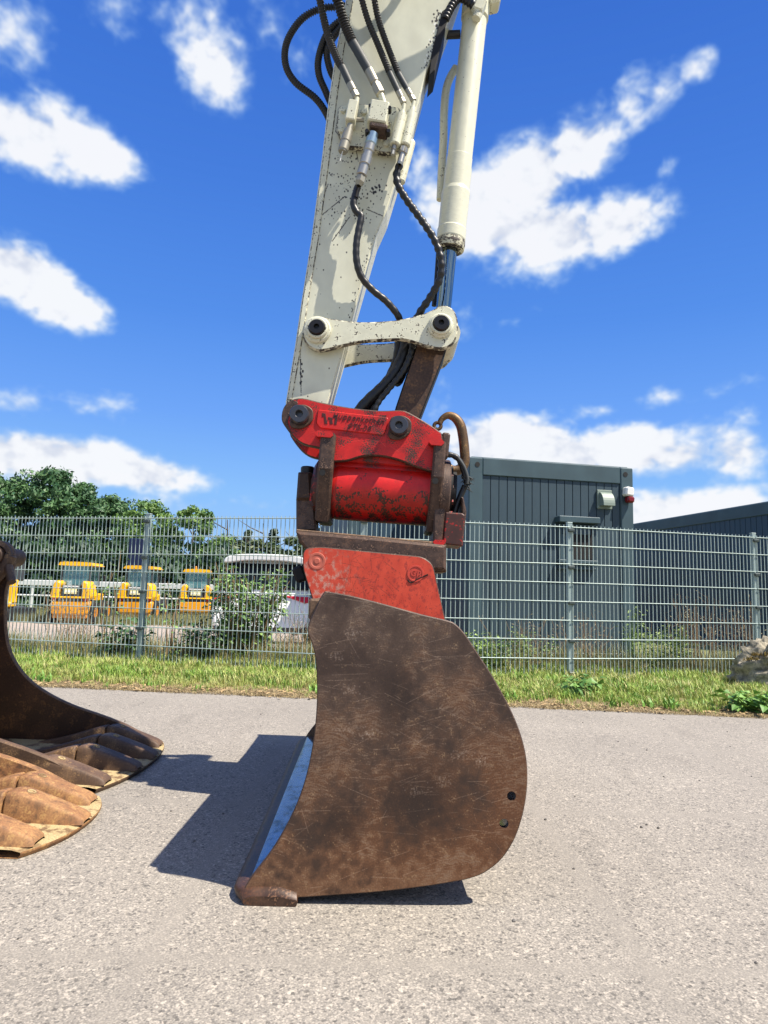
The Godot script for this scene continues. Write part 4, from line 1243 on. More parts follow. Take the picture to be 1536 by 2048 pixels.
func toothed(label: String, dx: float, zn: float, zf: float, teeth: int, mats: Array, side_far, side_near, bow: float) -> void:
	var t := thing("toothed_bucket", label, "bucket", Vector3(dx - 1.8, 0, -(zn + zf) / 2))
	var pr := PackedVector2Array()
	for q in [[-1.24, 0.03], [-1.36, 0.105], [-1.5, 0.158], [-1.66, 0.212], [-1.78, 0.275], [-1.87, 0.345], [-1.94, 0.43], [-1.985, 0.52], [-2.01, 0.64], [-2.02, 0.78], [-2.01, 0.85], [-1.995, 0.91], [-1.99, 0.97], [-2.005, 1.03], [-2.04, 1.06], [-2.1, 1.07], [-2.2, 1.05], [-2.42, 0.95], [-2.6, 0.7], [-2.66, 0.4], [-2.52, 0.14], [-2.25, 0.025], [-1.8, 0.012], [-1.4, 0.01]]:
		pr.append(Vector2(q[0] + dx * (1.0 - smoothstep(-1.5, -1.95, q[0])), q[1]))
	var sp := smooth2(pr, 4)
	part(t, "side_plate", plate(sp, -zf, 0.03, 0.006), side_far, "", mats[0])
	part(t, "side_plate", plate(sp, -zn, 0.03, 0.006), side_near, "", mats[0])
	# shell and floor
	var back := open2(PackedVector2Array([Vector2(-2.2, 1.03), Vector2(-2.41, 0.93), Vector2(-2.58, 0.69), Vector2(-2.64, 0.4), Vector2(-2.5, 0.15), Vector2(-2.25, 0.034)]), 5)
	var rows := []
	for z in [-zn - 0.01, -(zn + zf) / 2, -zf - 0.02]:
		var row := PackedVector3Array()
		for q in back: row.append(Vector3(q.x + dx, q.y, z))
		rows.append(row)
	var g := MB.new()
	g.grid(rows, true)
	part(t, "shell", g.mesh(), side_far)
	var lips := []
	var k := 24
	for i in k + 1:
		var f := float(i) / k
		lips.append(Vector2(dx - 1.2 + bow * (1.0 - pow(absf(f * 2.0 - 1.0), 2.4)), lerpf(-zn + 0.03, -zf - 0.06, f)))
	g = MB.new()
	var top := []
	var front := []
	for q in lips:
		top.append(PackedVector3Array([Vector3(dx - 2.27, 0.034, q.y), Vector3(dx - 1.7, 0.032, q.y), Vector3(q.x - 0.16, 0.032, q.y), Vector3(q.x - 0.03, 0.026, q.y), Vector3(q.x, 0.02, q.y)]))
		front.append(PackedVector3Array([Vector3(q.x, 0.02, q.y), Vector3(q.x + 0.002, 0.014, q.y), Vector3(q.x - 0.006, 0.002, q.y), Vector3(q.x - 0.3, 0.002, q.y)]))
	g.grid(top, true)
	part(t, "floor_plate", g.mesh(), M.sand)
	g = MB.new()
	g.grid(front, true)
	part(t, "cutting_edge", g.mesh(), mats[0])
	for i in teeth:
		var f := (i + 0.11) / (teeth - 1.0 + 0.22)
		var z := lerpf(-zn - 0.02, -zf + 0.02, f)
		var li: Vector2 = lips[clampi(int(round(f * k)), 0, k)]
		tooth(li.x - 0.03, z, mats, t, 0.0)
	if zf > 3.0:
		dx = 0.0
		var py := Vector3(dx - 2.08, 0.985, -zf + 0.0)
		part(t, "pivot_pin", turned(py, Vector3.BACK, [[-0.2, 0.05], [0.045, 0.05], [0.05, 0.045], [0.05, 0.0]], 28), mats[0])
		part(t, "ear_rim", turned(py, Vector3.BACK, [[0, 0.085], [0.02, 0.085], [0.024, 0.08], [0.024, 0.06], [0.018, 0.055]], 32), mats[0])
		part(t, "ear_web", pipe(PackedVector3Array([Vector3(dx - 2.0, 0.99, -zf + 0.015), Vector3(dx - 2.04, 0.9, -zf + 0.02), Vector3(dx - 2.12, 0.8, -zf + 0.02), Vector3(dx - 2.2, 0.66, -zf + 0.01)]), 0.03), mats[0])
		part(t, "stop_pin", pipe(PackedVector3Array([Vector3(dx - 2.0, 0.93, -zf + 0.03), Vector3(dx - 1.955, 0.845, -zf + 0.07)]), 0.022), mats[0])

func make_toothed() -> void:
	toothed("dark brown toothed bucket, its tall side plate rising at the left edge", 0.06, 2.92, 3.70, 4, [M.umber, M.umber], M.dark_plate, M.umber, 0.07)
	toothed("sandy orange toothed bucket nearest the camera, at the lower left corner", 0.11, 2.24, 2.74, 3, [M.ochre, M.ochre], M.ochre, M.ochre, 0.08)

# ---------------------------------------------------------------- ground, fence, verge
func ground_y(x: float, z: float) -> float:
	# level round the yard, falling to half a metre lower behind the fence on the left
	return -0.5 * smoothstep(9.5, 20.0, -z) * smoothstep(3.0, -1.0, x)

func edge_z(x: float) -> float:
	return -(5.52 - 0.11 * x)

func sheet(xs: PackedFloat32Array, zs: PackedFloat32Array, drop: float) -> ArrayMesh:
	var rows := []
	for z in zs:
		var r := PackedVector3Array()
		for x in xs: r.append(Vector3(x, ground_y(x, z) - drop, z))
		rows.append(r)
	var g := MB.new()
	g.grid(rows, false)
	return g.mesh()

func make_ground() -> void:
	var xs := PackedFloat32Array([-300, -100, -40, -20, -12, -8, -5, -3, -2, -1, 0, 1, 2, 3, 5, 8, 14, 30, 80, 300])
	var zs := PackedFloat32Array([-400, -200, -90, -50, -34, -26, -22, -20, -18, -16, -14, -12, -10.5, -9.5, -8, -5, 0, 6, 20, 60])
	single("ground", sheet(xs, zs, 0.03), M.meadow, "grassy ground reaching to the trees", "", "structure")
	# the asphalt with its broken far edge
	rng.seed = 5
	var nz := noise(3, 0.9, 3)
	var rows := [PackedVector3Array(), PackedVector3Array(), PackedVector3Array(), PackedVector3Array()]
	for i in 401:
		var x := -10.0 + i * 0.05
		var z := edge_z(x) + nz.get_noise_1d(x * 2.0) * 0.10 + nz.get_noise_1d(x * 9.0) * 0.04
		rows[0].append(Vector3(x, -0.012, z - 0.01))
		rows[1].append(Vector3(x, 0.0, z + 0.012))
		rows[2].append(Vector3(x, 0.0, -2.0))
		rows[3].append(Vector3(x, 0.0, 7.0))
	var g := MB.new()
	g.grid(rows, false)
	for i in g.v.size():
		g.uv[i] = Vector2(g.v[i].x, g.v[i].z) / 1.15
	var m := g.mesh()
	var a := m.surface_get_arrays(0)
	var uv2 := PackedVector2Array()
	for p in g.v: uv2.append(Vector2(p.x * 0.31 + 0.3, p.z * 0.27))
	a[Mesh.ARRAY_TEX_UV2] = uv2
	var m2 := ArrayMesh.new()
	m2.add_surface_from_arrays(Mesh.PRIMITIVE_TRIANGLES, a)
	single("asphalt_yard", m2, M.asphalt, "pale grey asphalt yard", "", "structure")
	# soil strip under the verge
	rows = [PackedVector3Array(), PackedVector3Array(), PackedVector3Array()]
	for i in 101:
		var x := -10.0 + i * 0.2
		rows[0].append(Vector3(x, -0.022, edge_z(x) - 4.2))
		rows[1].append(Vector3(x, 0.006, edge_z(x) - 0.35))
		rows[2].append(Vector3(x, -0.014, edge_z(x) + 0.3))
	g = MB.new()
	g.grid(rows, false)
	single("verge_soil", g.mesh(), M.soil, "dry soil strip along the asphalt edge", "", "structure")
	g = MB.new()
	rows = []
	for z in [-25.5, -23, -21, -19, -17, -15, -13, -11.5, -10.2]:
		var r := PackedVector3Array()
		for x in [-40.0, -20.0, -12.0, -8.0, -5.0, -3.0, -2.0, -1.0, 0.0, 0.4]: r.append(Vector3(x, ground_y(x, z) - 0.012, z))
		rows.append(r)
	g.grid(rows, false)
	single("gravel_lot", g.mesh(), M.gravel, "pale gravel lot behind the fence", "", "structure")

func blade_mesh(n: int, hgt: float, w: float, s: int, spread := 0.05, lean := 0.5) -> ArrayMesh:
	rng.seed = s
	var g := MB.new()
	for i in n:
		var a := rng.randf() * TAU
		var o := Vector3(rng.randf_range(-spread, spread), 0, rng.randf_range(-spread, spread))
		var d := Vector3(cos(a), 0, sin(a))
		var side := Vector3(-d.z, 0, d.x)
		var h := hgt * rng.randf_range(0.5, 1.0)
		var ln := h * rng.randf_range(0.1, lean)
		var tone := rng.randf_range(0.75, 1.2)
		g.ink = Color(tone, tone, tone * 0.95)
		var p0 := o
		var p1 := o + Vector3(0, h * 0.55, 0) + d * ln * 0.3
		var p2 := o + Vector3(0, h * (1.0 - 0.25 * ln / h), 0) + d * ln
		var up := Vector3.UP + d * 0.2
		g.tri(p0 - side * w * 0.5, p0 + side * w * 0.5, p1 + side * w * 0.42, up)
		g.tri(p0 - side * w * 0.5, p1 + side * w * 0.42, p1 - side * w * 0.42, up)
		g.tri(p1 - side * w * 0.42, p1 + side * w * 0.42, p2, up)
	return g.mesh()

func scatter(called: String, label: String, mesh: Mesh, spots: Array, m: Material) -> void:
	# spots: [place, turn, size, colour]
	var mm := MultiMesh.new()
	mm.transform_format = MultiMesh.TRANSFORM_3D
	mm.use_colors = true
	mm.mesh = mesh
	mm.instance_count = spots.size()
	for i in spots.size():
		var e: Array = spots[i]
		mm.set_instance_transform(i, Transform3D(Basis(Vector3.UP, e[1]).scaled(Vector3(e[2], e[2] * e[4] if e.size() > 4 else e[2], e[2])), e[0]))
		mm.set_instance_color(i, e[3])
	var o := MultiMeshInstance3D.new()
	o.name = numbered(called)
	o.multimesh = mm
	o.material_override = m
	add_child(o)
	tag(o, label, "grass", "", "stuff")

func make_verge() -> void:
	rng.seed = 61
	var tuft := blade_mesh(9, 0.1, 0.0055, 4, 0.04, 0.95)
	var tn := noise(8, 1.1, 3)
	var spots := []
	var greens := [Color(0.31, 0.44, 0.075), Color(0.24, 0.40, 0.06), Color(0.42, 0.50, 0.12), Color(0.52, 0.48, 0.2), Color(0.15, 0.29, 0.045)]
	while spots.size() < 24000:
		var x := rng.randf_range(-6.5, 6.5)
		var back := rng.randf_range(0.0, 2.9)
		var z := edge_z(x) - back
		var pt := tn.get_noise_2d(x, z * 1.4)
		if rng.randf() > smoothstep(0.12, 0.55, back + pt * 0.3 + (0.08 if x > 0.5 else 0.0)) * 0.96 + 0.03: continue
		if back > 1.9 and rng.randf() < 0.45: continue
		var c: Color = greens[rng.randi() % 5].lerp(greens[3], clampf(pt * 0.8 + (0.1 if x < 0 else 0.0), 0, 0.6))
		spots.append([Vector3(x, -0.005, z), rng.randf() * TAU, rng.randf_range(0.55, 1.2) * (0.7 + 0.35 * smoothstep(0.1, 0.8, back)) * (1.0 + 0.75 * tn.get_noise_2d(x * 2.3 + 40.0, z * 2.3)), c])
	scatter("verge_grass", "green grass of the verge between asphalt and fence", tuft, spots, M.leaf)
	rng.seed = 68
	var broad := blade_mesh(9, 0.12, 0.022, 11, 0.05, 1.1)
	spots = []
	while spots.size() < 420:
		var x := rng.randf_range(-6.5, 6.5)
		var back := rng.randf_range(0.12, 1.9)
		var z := edge_z(x) - back
		if tn.get_noise_2d(x * 1.7 + 9.0, z * 1.7) < 0.08: continue
		var b := rng.randf_range(0.75, 1.2)
		spots.append([Vector3(x, -0.005, z), rng.randf() * TAU, rng.randf_range(0.4, 1.1), Color(0.16 * b, 0.33 * b, 0.05 * b)])
	scatter("broad_leaves", "broad leaved green weeds among the verge grass", broad, spots, M.leaf)
	rng.seed = 62
	var straw := blade_mesh(10, 0.06, 0.004, 5, 0.05, 1.6)
	spots = []
	while spots.size() < 5200:
		var x := rng.randf_range(-6.5, 6.5)
		var back := absf(rng.randfn(0.04, 0.2)) - 0.05
		var b := rng.randf_range(0.7, 1.2)
		spots.append([Vector3(x, -0.004, edge_z(x) - back), rng.randf() * TAU, rng.randf_range(0.5, 1.1), Color(0.42 * b, 0.33 * b, 0.17 * b) if rng.randf() < 0.75 else Color(0.22 * b, 0.15 * b, 0.08 * b), 0.55])
	scatter("dry_grass", "straw coloured dry grass and litter along the asphalt edge", straw, spots, M.dry)
	# crumbs of dead leaf
	rng.seed = 63
	var g := MB.new()
	for i in 3:
		var o := Vector3(i * 0.008, 0.004 + i * 0.002, i * 0.006)
		g.tri(o, o + Vector3(0.022, 0.006, 0.004), o + Vector3(0.008, 0.002, 0.02), Vector3.UP)
		g.tri(o + Vector3(0.022, 0.006, 0.004), o + Vector3(0.026, 0.0, 0.022), o + Vector3(0.008, 0.002, 0.02), Vector3.UP)
	spots = []
	for i in 1300:
		var x := rng.randf_range(-6.5, 6.5)
		var b := rng.randf_range(0.6, 1.3)
		spots.append([Vector3(x, 0.004, edge_z(x) - rng.randfn(0.12, 0.1)), rng.randf() * TAU, rng.randf_range(0.5, 1.3), Color(0.36 * b, 0.25 * b, 0.12 * b)])
	scatter("leaf_litter", "dead brown leaf crumbs on the asphalt edge", g.mesh(), spots, M.dry)
	# loose grit lying on the asphalt
	rng.seed = 64
	g = MB.new()
	g.lathe(Vector3.ZERO, Vector3.UP, [[0, 0.006], [0.003, 0.0075], [0.007, 0.004], [0.008, 0.0]], 6)
	spots = []
	for i in 160:
		var b := rng.randf_range(0.5, 1.5)
		spots.append([Vector3(rng.randf_range(-2.5, 3.0), 0.0, rng.randf_range(-5.4, -1.2)), rng.randf() * TAU, rng.randf_range(0.25, 0.8), Color(0.12 * b, 0.11 * b, 0.1 * b)])
	scatter("loose_grit", "loose dark grit on the asphalt", g.mesh(), spots, M.dry)
	# tall grass behind the fence
	rng.seed = 65
	var tall := blade_mesh(10, 0.42, 0.007, 6, 0.09, 0.7)
	spots = []
	while spots.size() < 2300:
		var x := rng.randf_range(-8.0, 6.0)
		var z := -rng.randf_range(7.75 - 0.2 * clampf(2.0 - absf(x), 0, 2) + absf(x) * 0.09, 9.4)
		if x > 1.1 and z < -9.0: continue
		var b := rng.randf_range(0.7, 1.2)
		var c := Color(0.2 * b, 0.23 * b, 0.07 * b) if rng.randf() < 0.6 else Color(0.40 * b, 0.34 * b, 0.17 * b)
		spots.append([Vector3(x, ground_y(x, z) - 0.01, z), rng.randf() * TAU, rng.randf_range(0.35, 0.95), c])
	scatter("tall_grass", "tall mixed green and dry grass just behind the fence", tall, spots, M.leaf)
	rng.seed = 66
	spots = []
	while spots.size() < 6000:
		var x := rng.randf_range(-16.0, 0.5)
		var z := -rng.randf_range(24.6, 31.0)
		var b := rng.randf_range(0.7, 1.2)
		spots.append([Vector3(x, ground_y(x, z) - 0.02, z), rng.randf() * TAU, rng.randf_range(0.6, 1.3), Color(0.26 * b, 0.26 * b, 0.11 * b)])
	scatter("meadow_grass", "pale meadow grass behind the yellow loaders", tall, spots, M.leaf)

func make_fence() -> void:
	var pts := [Vector3(-7.5, -0.03, -8.82), Vector3(-5.08, -0.03, -8.23), Vector3(-2.64, -0.03, -7.64), Vector3(-0.2, -0.03, -7.05), Vector3(2.02, -0.03, -7.4), Vector3(4.36, -0.03, -8.03), Vector3(6.78, -0.03, -8.68)]
	var t := thing("wire_mesh_fence", "galvanised double wire mesh fence on square posts behind the verge", "fence", Vector3(0, 0, -7.2))
	var wire := CylinderMesh.new()
	wire.top_radius = 0.0046
	wire.bottom_radius = 0.0046
	wire.height = 1.64
	wire.radial_segments = 6
	wire.rings = 0
	var bar := CylinderMesh.new()
	bar.top_radius = 0.005
	bar.bottom_radius = 0.005
	bar.height = 1.0
	bar.radial_segments = 6
	bar.rings = 0
	var post := both([box(Vector3(0, 0.83, 0), Vector3(0.06, 1.7, 0.04), 0.005), box(Vector3(0, 1.685, 0), Vector3(0.064, 0.014, 0.044), 0.004)])
	var clamp_m := box(Vector3.ZERO, Vector3(0.075, 0.035, 0.03), 0.006)
	for i in pts.size() - 1:
		var a: Vector3 = pts[i]
		var b: Vector3 = pts[i + 1]
		var d := (b - a).normalized()
		var yaw := atan2(-d.z, d.x)
		var bs := Basis(Vector3.UP, yaw)
		var front := bs * Vector3(0, 0, 0.03)
		var l := a.distance_to(b)
		var n := int(l / 0.05)
		for k in n + 1:
			var w := part(t, "vertical_wire", wire, M.wire)
			w.position = a + d * (0.025 + (l - 0.05) * k / n) + Vector3(0, 0.84, 0) + front - t.position
		for k in 9:
			for s in [-1, 1]:
				var w := part(t, "horizontal_wire", bar, M.wire)
				w.transform = Transform3D(bs * Basis(Vector3.BACK, PI / 2).scaled(Vector3(1, l - 0.02, 1)) if false else bs * Basis(Vector3(0, -1, 0), Vector3(l - 0.02, 0, 0), Vector3(0, 0, 1)), (a + b) / 2 + Vector3(0, 0.035 + 0.2 * k, 0) + front + bs * Vector3(0, 0, 0.0085 * s) - t.position)
	for i in pts.size():
		var a: Vector3 = pts[i]
		var d: Vector3 = (pts[mini(i + 1, pts.size() - 1)] - pts[maxi(i - 1, 0)]).normalized()
		var bs := Basis(Vector3.UP, atan2(-d.z, d.x))
		var po := part(t, "post", post, M.post)
		po.transform = Transform3D(bs, a - t.position)
		for y in [1.6, 1.2, 0.82, 0.42, 0.08]:
			var c := part(po, "clamp", clamp_m, M.clamp)
			c.position = Vector3(0, y, 0.045)

# ---------------------------------------------------------------- container buildings
func container(label: String, a: Vector3, b: Vector3, h: float, deep: float, m: Material, ribs: int) -> Node3D:
	# the wall that shows runs from a to b; the box lies behind it
	var t := thing("container_building", label, "container building", a)
	var d := (b - a).normalized()
	var bs := Basis(Vector3.UP, atan2(-d.z, d.x))
	var l := a.distance_to(b)
	var xf := func(x: float, y: float, z: float) -> Vector3: return a + bs * Vector3(x, y, z)
	part(t, "wall", box(xf.call(l / 2, h / 2, -deep / 2), Vector3(l - 0.08, h - 0.1, deep - 0.08), 0.01, bs), m)
	part(t, "roof", box(xf.call(l / 2, h - 0.02, -deep / 2), Vector3(l - 0.1, 0.08, deep - 0.1), 0.01, bs), M.container_frame)
	for x in [0.1, l - 0.1]:
		for z in [0.0, -deep + 0.12]:
			part(t, "corner_post", box(xf.call(x, h / 2, z - 0.1), Vector3(0.2, h, 0.2), 0.015, bs), M.container_frame)
	part(t, "top_beam", box(xf.call(l / 2, h - 0.12, -0.09), Vector3(l - 0.4, 0.24, 0.17), 0.01, bs), M.container_frame)
	part(t, "bottom_beam", box(xf.call(l / 2, 0.08, -0.09), Vector3(l - 0.4, 0.16, 0.17), 0.01, bs), M.container_frame)
	var w := (l - 0.4) / ribs
	var panel := plate(rect(0, 0, w - 0.012, h - 0.4, 0.004), 0.022, 0.03, 0.011, Transform3D(), true)
	for i in ribs:
		var p := part(t, "wall_panel", panel, m)
		p.transform = Transform3D(bs, xf.call(0.2 + (i + 0.5) * w, (h - 0.24 + 0.16) / 2, -0.05) - t.position)
	return t

func make_containers() -> void:
	var a := Vector3(1.14, -0.06, -9.15)
	var b := Vector3(3.56, -0.06, -9.66)
	var t := container("grey green container building behind the fence with vent, lamp and shuttered window", a, b, 2.78, 6.0, M.container, 17)
	var d := (b - a).normalized()
	var bs := Basis(Vector3.UP, atan2(-d.z, d.x))
	var xf := func(x: float, y: float, z: float) -> Vector3: return a + bs * Vector3(x, y, z)
	for x in [0.12, 2.35]:
		part(t, "lifting_eye", turned(xf.call(x, 2.68, 0.002), bs.z, [[-0.01, 0.0], [-0.01, 0.035], [0.003, 0.035], [0.003, 0.0]], 18), M.black)
	# window with its shutter box, dark slot and sill
	var wi := part(t, "window", box(xf.call(1.58, 1.62, -0.02), Vector3(0.5, 0.62, 0.05), 0.008, bs), M.container_frame)
	part(wi, "shutter_box", box(xf.call(1.58, 1.98, 0.03), Vector3(0.62, 0.09, 0.17), 0.01, bs), M.container_frame)
	part(wi, "shutter", box(xf.call(1.58, 1.84, 0.012), Vector3(0.42, 0.12, 0.03), 0.004, bs), M.container)
	part(wi, "pane", box(xf.call(1.62, 1.66, 0.006), Vector3(0.4, 0.44, 0.02), 0.002, bs), M.black)
	part(wi, "sill", box(xf.call(1.58, 1.4, 0.03), Vector3(0.58, 0.05, 0.1), 0.008, bs), M.container_frame)
	part(wi, "sill", box(xf.call(1.58, 1.31, 0.0), Vector3(0.56, 0.03, 0.06), 0.006, bs), M.container_frame)
	# vent with a curved hood
	var ve := part(t, "vent", box(xf.call(2.02, 2.3, -0.01), Vector3(0.23, 0.27, 0.03), 0.006, bs), M.vent)
	var hp := PackedVector2Array([Vector2(0, -0.1), Vector2(0, 0.1)])
	for k in 9: hp.append(Vector2(sin(PI / 2 * k / 8.0) * 0.13, -0.1 + cos(PI / 2 * k / 8.0) * 0.2))
	part(ve, "hood", plate(hp, 0.09, 0.18, 0.004, Transform3D(bs * Basis(Vector3(0, 0, 1), Vector3(0, 1, 0), Vector3(-1, 0, 0)), xf.call(2.02, 2.3, 0.0)), true), M.vent)
	# alarm lamp on the corner
	var la := part(t, "alarm_lamp", box(xf.call(2.36, 2.42, 0.05), Vector3(0.13, 0.13, 0.12), 0.02, bs * Basis(Vector3.BACK, -0.12)), M.white)
	part(la, "red_lens", box(xf.call(2.375, 2.31, 0.06), Vector3(0.11, 0.09, 0.1), 0.02, bs * Basis(Vector3.BACK, -0.12)), M.lamp_red)
	container("dark container building set back behind the coupler, left of the grey green one", Vector3(-0.62, -0.2, -11.9), Vector3(1.8, -0.2, -12.4), 2.6, 5.0, M.container_dark, 17)
	container("dark shaded container building at the right edge, its long side facing left", Vector3(6.09, -0.06, -18.1), Vector3(7.36, -0.06, -12.0), 2.8, 2.5, M.container_dark, 40)

# ---------------------------------------------------------------- vehicles
func make_car() -> void:
	var x0 := -2.2
	var z0 := -12.6
	var y0 := -0.2
	var t := thing("white_car", "white estate car seen from behind, parked between the bush and the bucket", "car", Vector3(x0, y0, z0))
	var at := func(x: float, y: float, z: float) -> Vector3: return Vector3(x0 + x, y0 + y, z0 - z)
	var low := []
	for e in [[0.0, 0.86, 0.36, 0.98], [0.03, 0.91, 0.33, 1.0], [0.12, 0.94, 0.3, 1.02], [0.6, 0.95, 0.28, 1.03], [2.4, 0.95, 0.26, 1.0], [3.6, 0.94, 0.28, 0.95], [4.3, 0.88, 0.32, 0.82], [4.5, 0.78, 0.4, 0.68]]:
		var w: float = e[1]
		var b: float = e[2]
		var h: float = e[3]
		var r := PackedVector3Array()
		for q in [[-0.3, b], [-0.86, b], [-0.96, b + 0.08], [-1.0, b + (h - b) * 0.4], [-0.99, b + (h - b) * 0.75], [-0.93, h - 0.05], [-0.84, h], [0, h + 0.02], [0.84, h], [0.93, h - 0.05], [0.99, b + (h - b) * 0.75], [1.0, b + (h - b) * 0.4], [0.96, b + 0.08], [0.86, b], [0.3, b], [-0.3, b]]:
			r.append(at.call(q[0] * w, q[1], e[0] + 0.35 * maxf(q[1] - 0.5, 0.0) * maxf(0.0, 1.0 - e[0])))
		low.append(r)
	var g := MB.new()
	g.grid(low, true)
	g.fan(low[0].slice(0, 15), Vector3.BACK)
	g.fan(low[-1].slice(0, 15), Vector3.FORWARD)
	part(t, "body", g.mesh(), M.car_paint)
	var top := []
	for e in [[0.2, 0.8, 0.96, 1.0], [0.27, 0.79, 0.98, 1.16], [0.42, 0.76, 0.98, 1.44], [0.5, 0.73, 0.98, 1.58], [0.62, 0.72, 0.98, 1.66], [1.4, 0.73, 0.98, 1.72], [2.3, 0.72, 0.98, 1.68], [3.0, 0.74, 0.95, 1.3], [3.5, 0.76, 0.93, 0.97]]:
		var h: float = e[3]
		var r := PackedVector3Array()
		for q in [[-1.13, e[2]], [-1.08, lerpf(e[2], h, 0.5)], [-1.0, lerpf(e[2], h, 0.86)], [-0.9, lerpf(e[2], h, 0.96)], [-0.6, h], [0, h + 0.02], [0.6, h], [0.9, lerpf(e[2], h, 0.96)], [1.0, lerpf(e[2], h, 0.86)], [1.08, lerpf(e[2], h, 0.5)], [1.13, e[2]]]:
			r.append(at.call(q[0] * e[1], q[1], e[0]))
		top.append(r)
	g = MB.new()
	g.grid(top, false)
	var roof := part(t, "roof", g.mesh(), M.car_paint)
	var sl := Basis(Vector3.RIGHT, -0.5)
	var so := PackedVector2Array()
	for q in [[-0.74, -0.09], [-0.78, -0.03], [-0.66, 0.05], [-0.3, 0.085], [0.3, 0.085], [0.66, 0.05], [0.78, -0.03], [0.74, -0.09], [0.4, -0.045], [0.0, -0.035], [-0.4, -0.045]]: so.append(Vector2(q[0], q[1]))
	part(roof, "roof_spoiler", plate(smooth2(so, 3), 0.0, 0.34, 0.02, Transform3D(Basis(), at.call(0, 1.63, 0.28)), true), M.car_paint)
	var win := PackedVector2Array([Vector2(-0.86, -0.26), Vector2(0.86, -0.26), Vector2(0.74, 0.27), Vector2(-0.74, 0.27)])
	part(t, "rear_window", plate(round_corners(win, 0.06), 0.014, 0.05, 0.004, Transform3D(sl, at.call(0, 1.3, 0.31)), true), M.glass_dark)
	for s in [-1.0, 1.0]:
		var sw := PackedVector2Array([Vector2(-2.2, -0.2), Vector2(0.75, -0.2), Vector2(0.4, 0.22), Vector2(-1.6, 0.24)])
		part(t, "side_window", plate(round_corners(sw, 0.05), 0.0, 0.03, 0.004, Transform3D(Basis(Vector3(0, 0, 1), Vector3(0, 1, 0), Vector3(-1, 0, 0)) if s < 0 else Basis(Vector3(0, 0, 1), Vector3(0, 1, 0), Vector3(-1, 0, 0)), at.call(0.81 * s + (0.0 if s < 0 else 0.0), 1.27, 1.2)), true), M.glass_dark)
		var tl := PackedVector2Array([Vector2(0.36, 0.045), Vector2(0.86, 0.03), Vector2(0.9, -0.06), Vector2(0.78, -0.09), Vector2(0.62, -0.03)])
		if s < 0:
			for i in tl.size(): tl[i].x = -tl[i].x
		part(t, "tail_light", plate(tl, 0.03, 0.08, 0.008, Transform3D(Basis(Vector3.RIGHT, -0.34), at.call(0, 0.9, 0.14)), true), M.tail_light)
		for z in [0.95, 3.6]:
			var wh := part(t, "wheel", turned(at.call(0.72 * s, 0.33, z), Vector3(s, 0, 0), [[0, 0], [0, 0.3], [0.02, 0.33], [0.2, 0.33], [0.22, 0.3], [0.22, 0.22], [0.2, 0.2], [0.2, 0.0]], 28), M.tyre)
			part(wh, "rim", turned(at.call(0.72 * s, 0.33, z), Vector3(s, 0, 0), [[0.19, 0.21], [0.215, 0.2], [0.2, 0.05], [0.22, 0.0]], 20), M.zinc)
		part(t, "exhaust", turned(at.call(0.62 * s, 0.28, 0.02), Vector3.BACK, [[-0.1, 0.05], [0.03, 0.05], [0.03, 0.04], [-0.05, 0.04], [-0.05, 0.0]], 16), M.zinc)
	part(t, "plate_recess", box(at.call(0, 0.78, 0.1), Vector3(0.58, 0.17, 0.03), 0.01, Basis(Vector3.RIGHT, -0.34)), M.grey_dark)
	part(t, "bumper_trim", box(at.call(0, 0.33, 0.06), Vector3(1.7, 0.12, 0.14), 0.03), M.grey_dark)

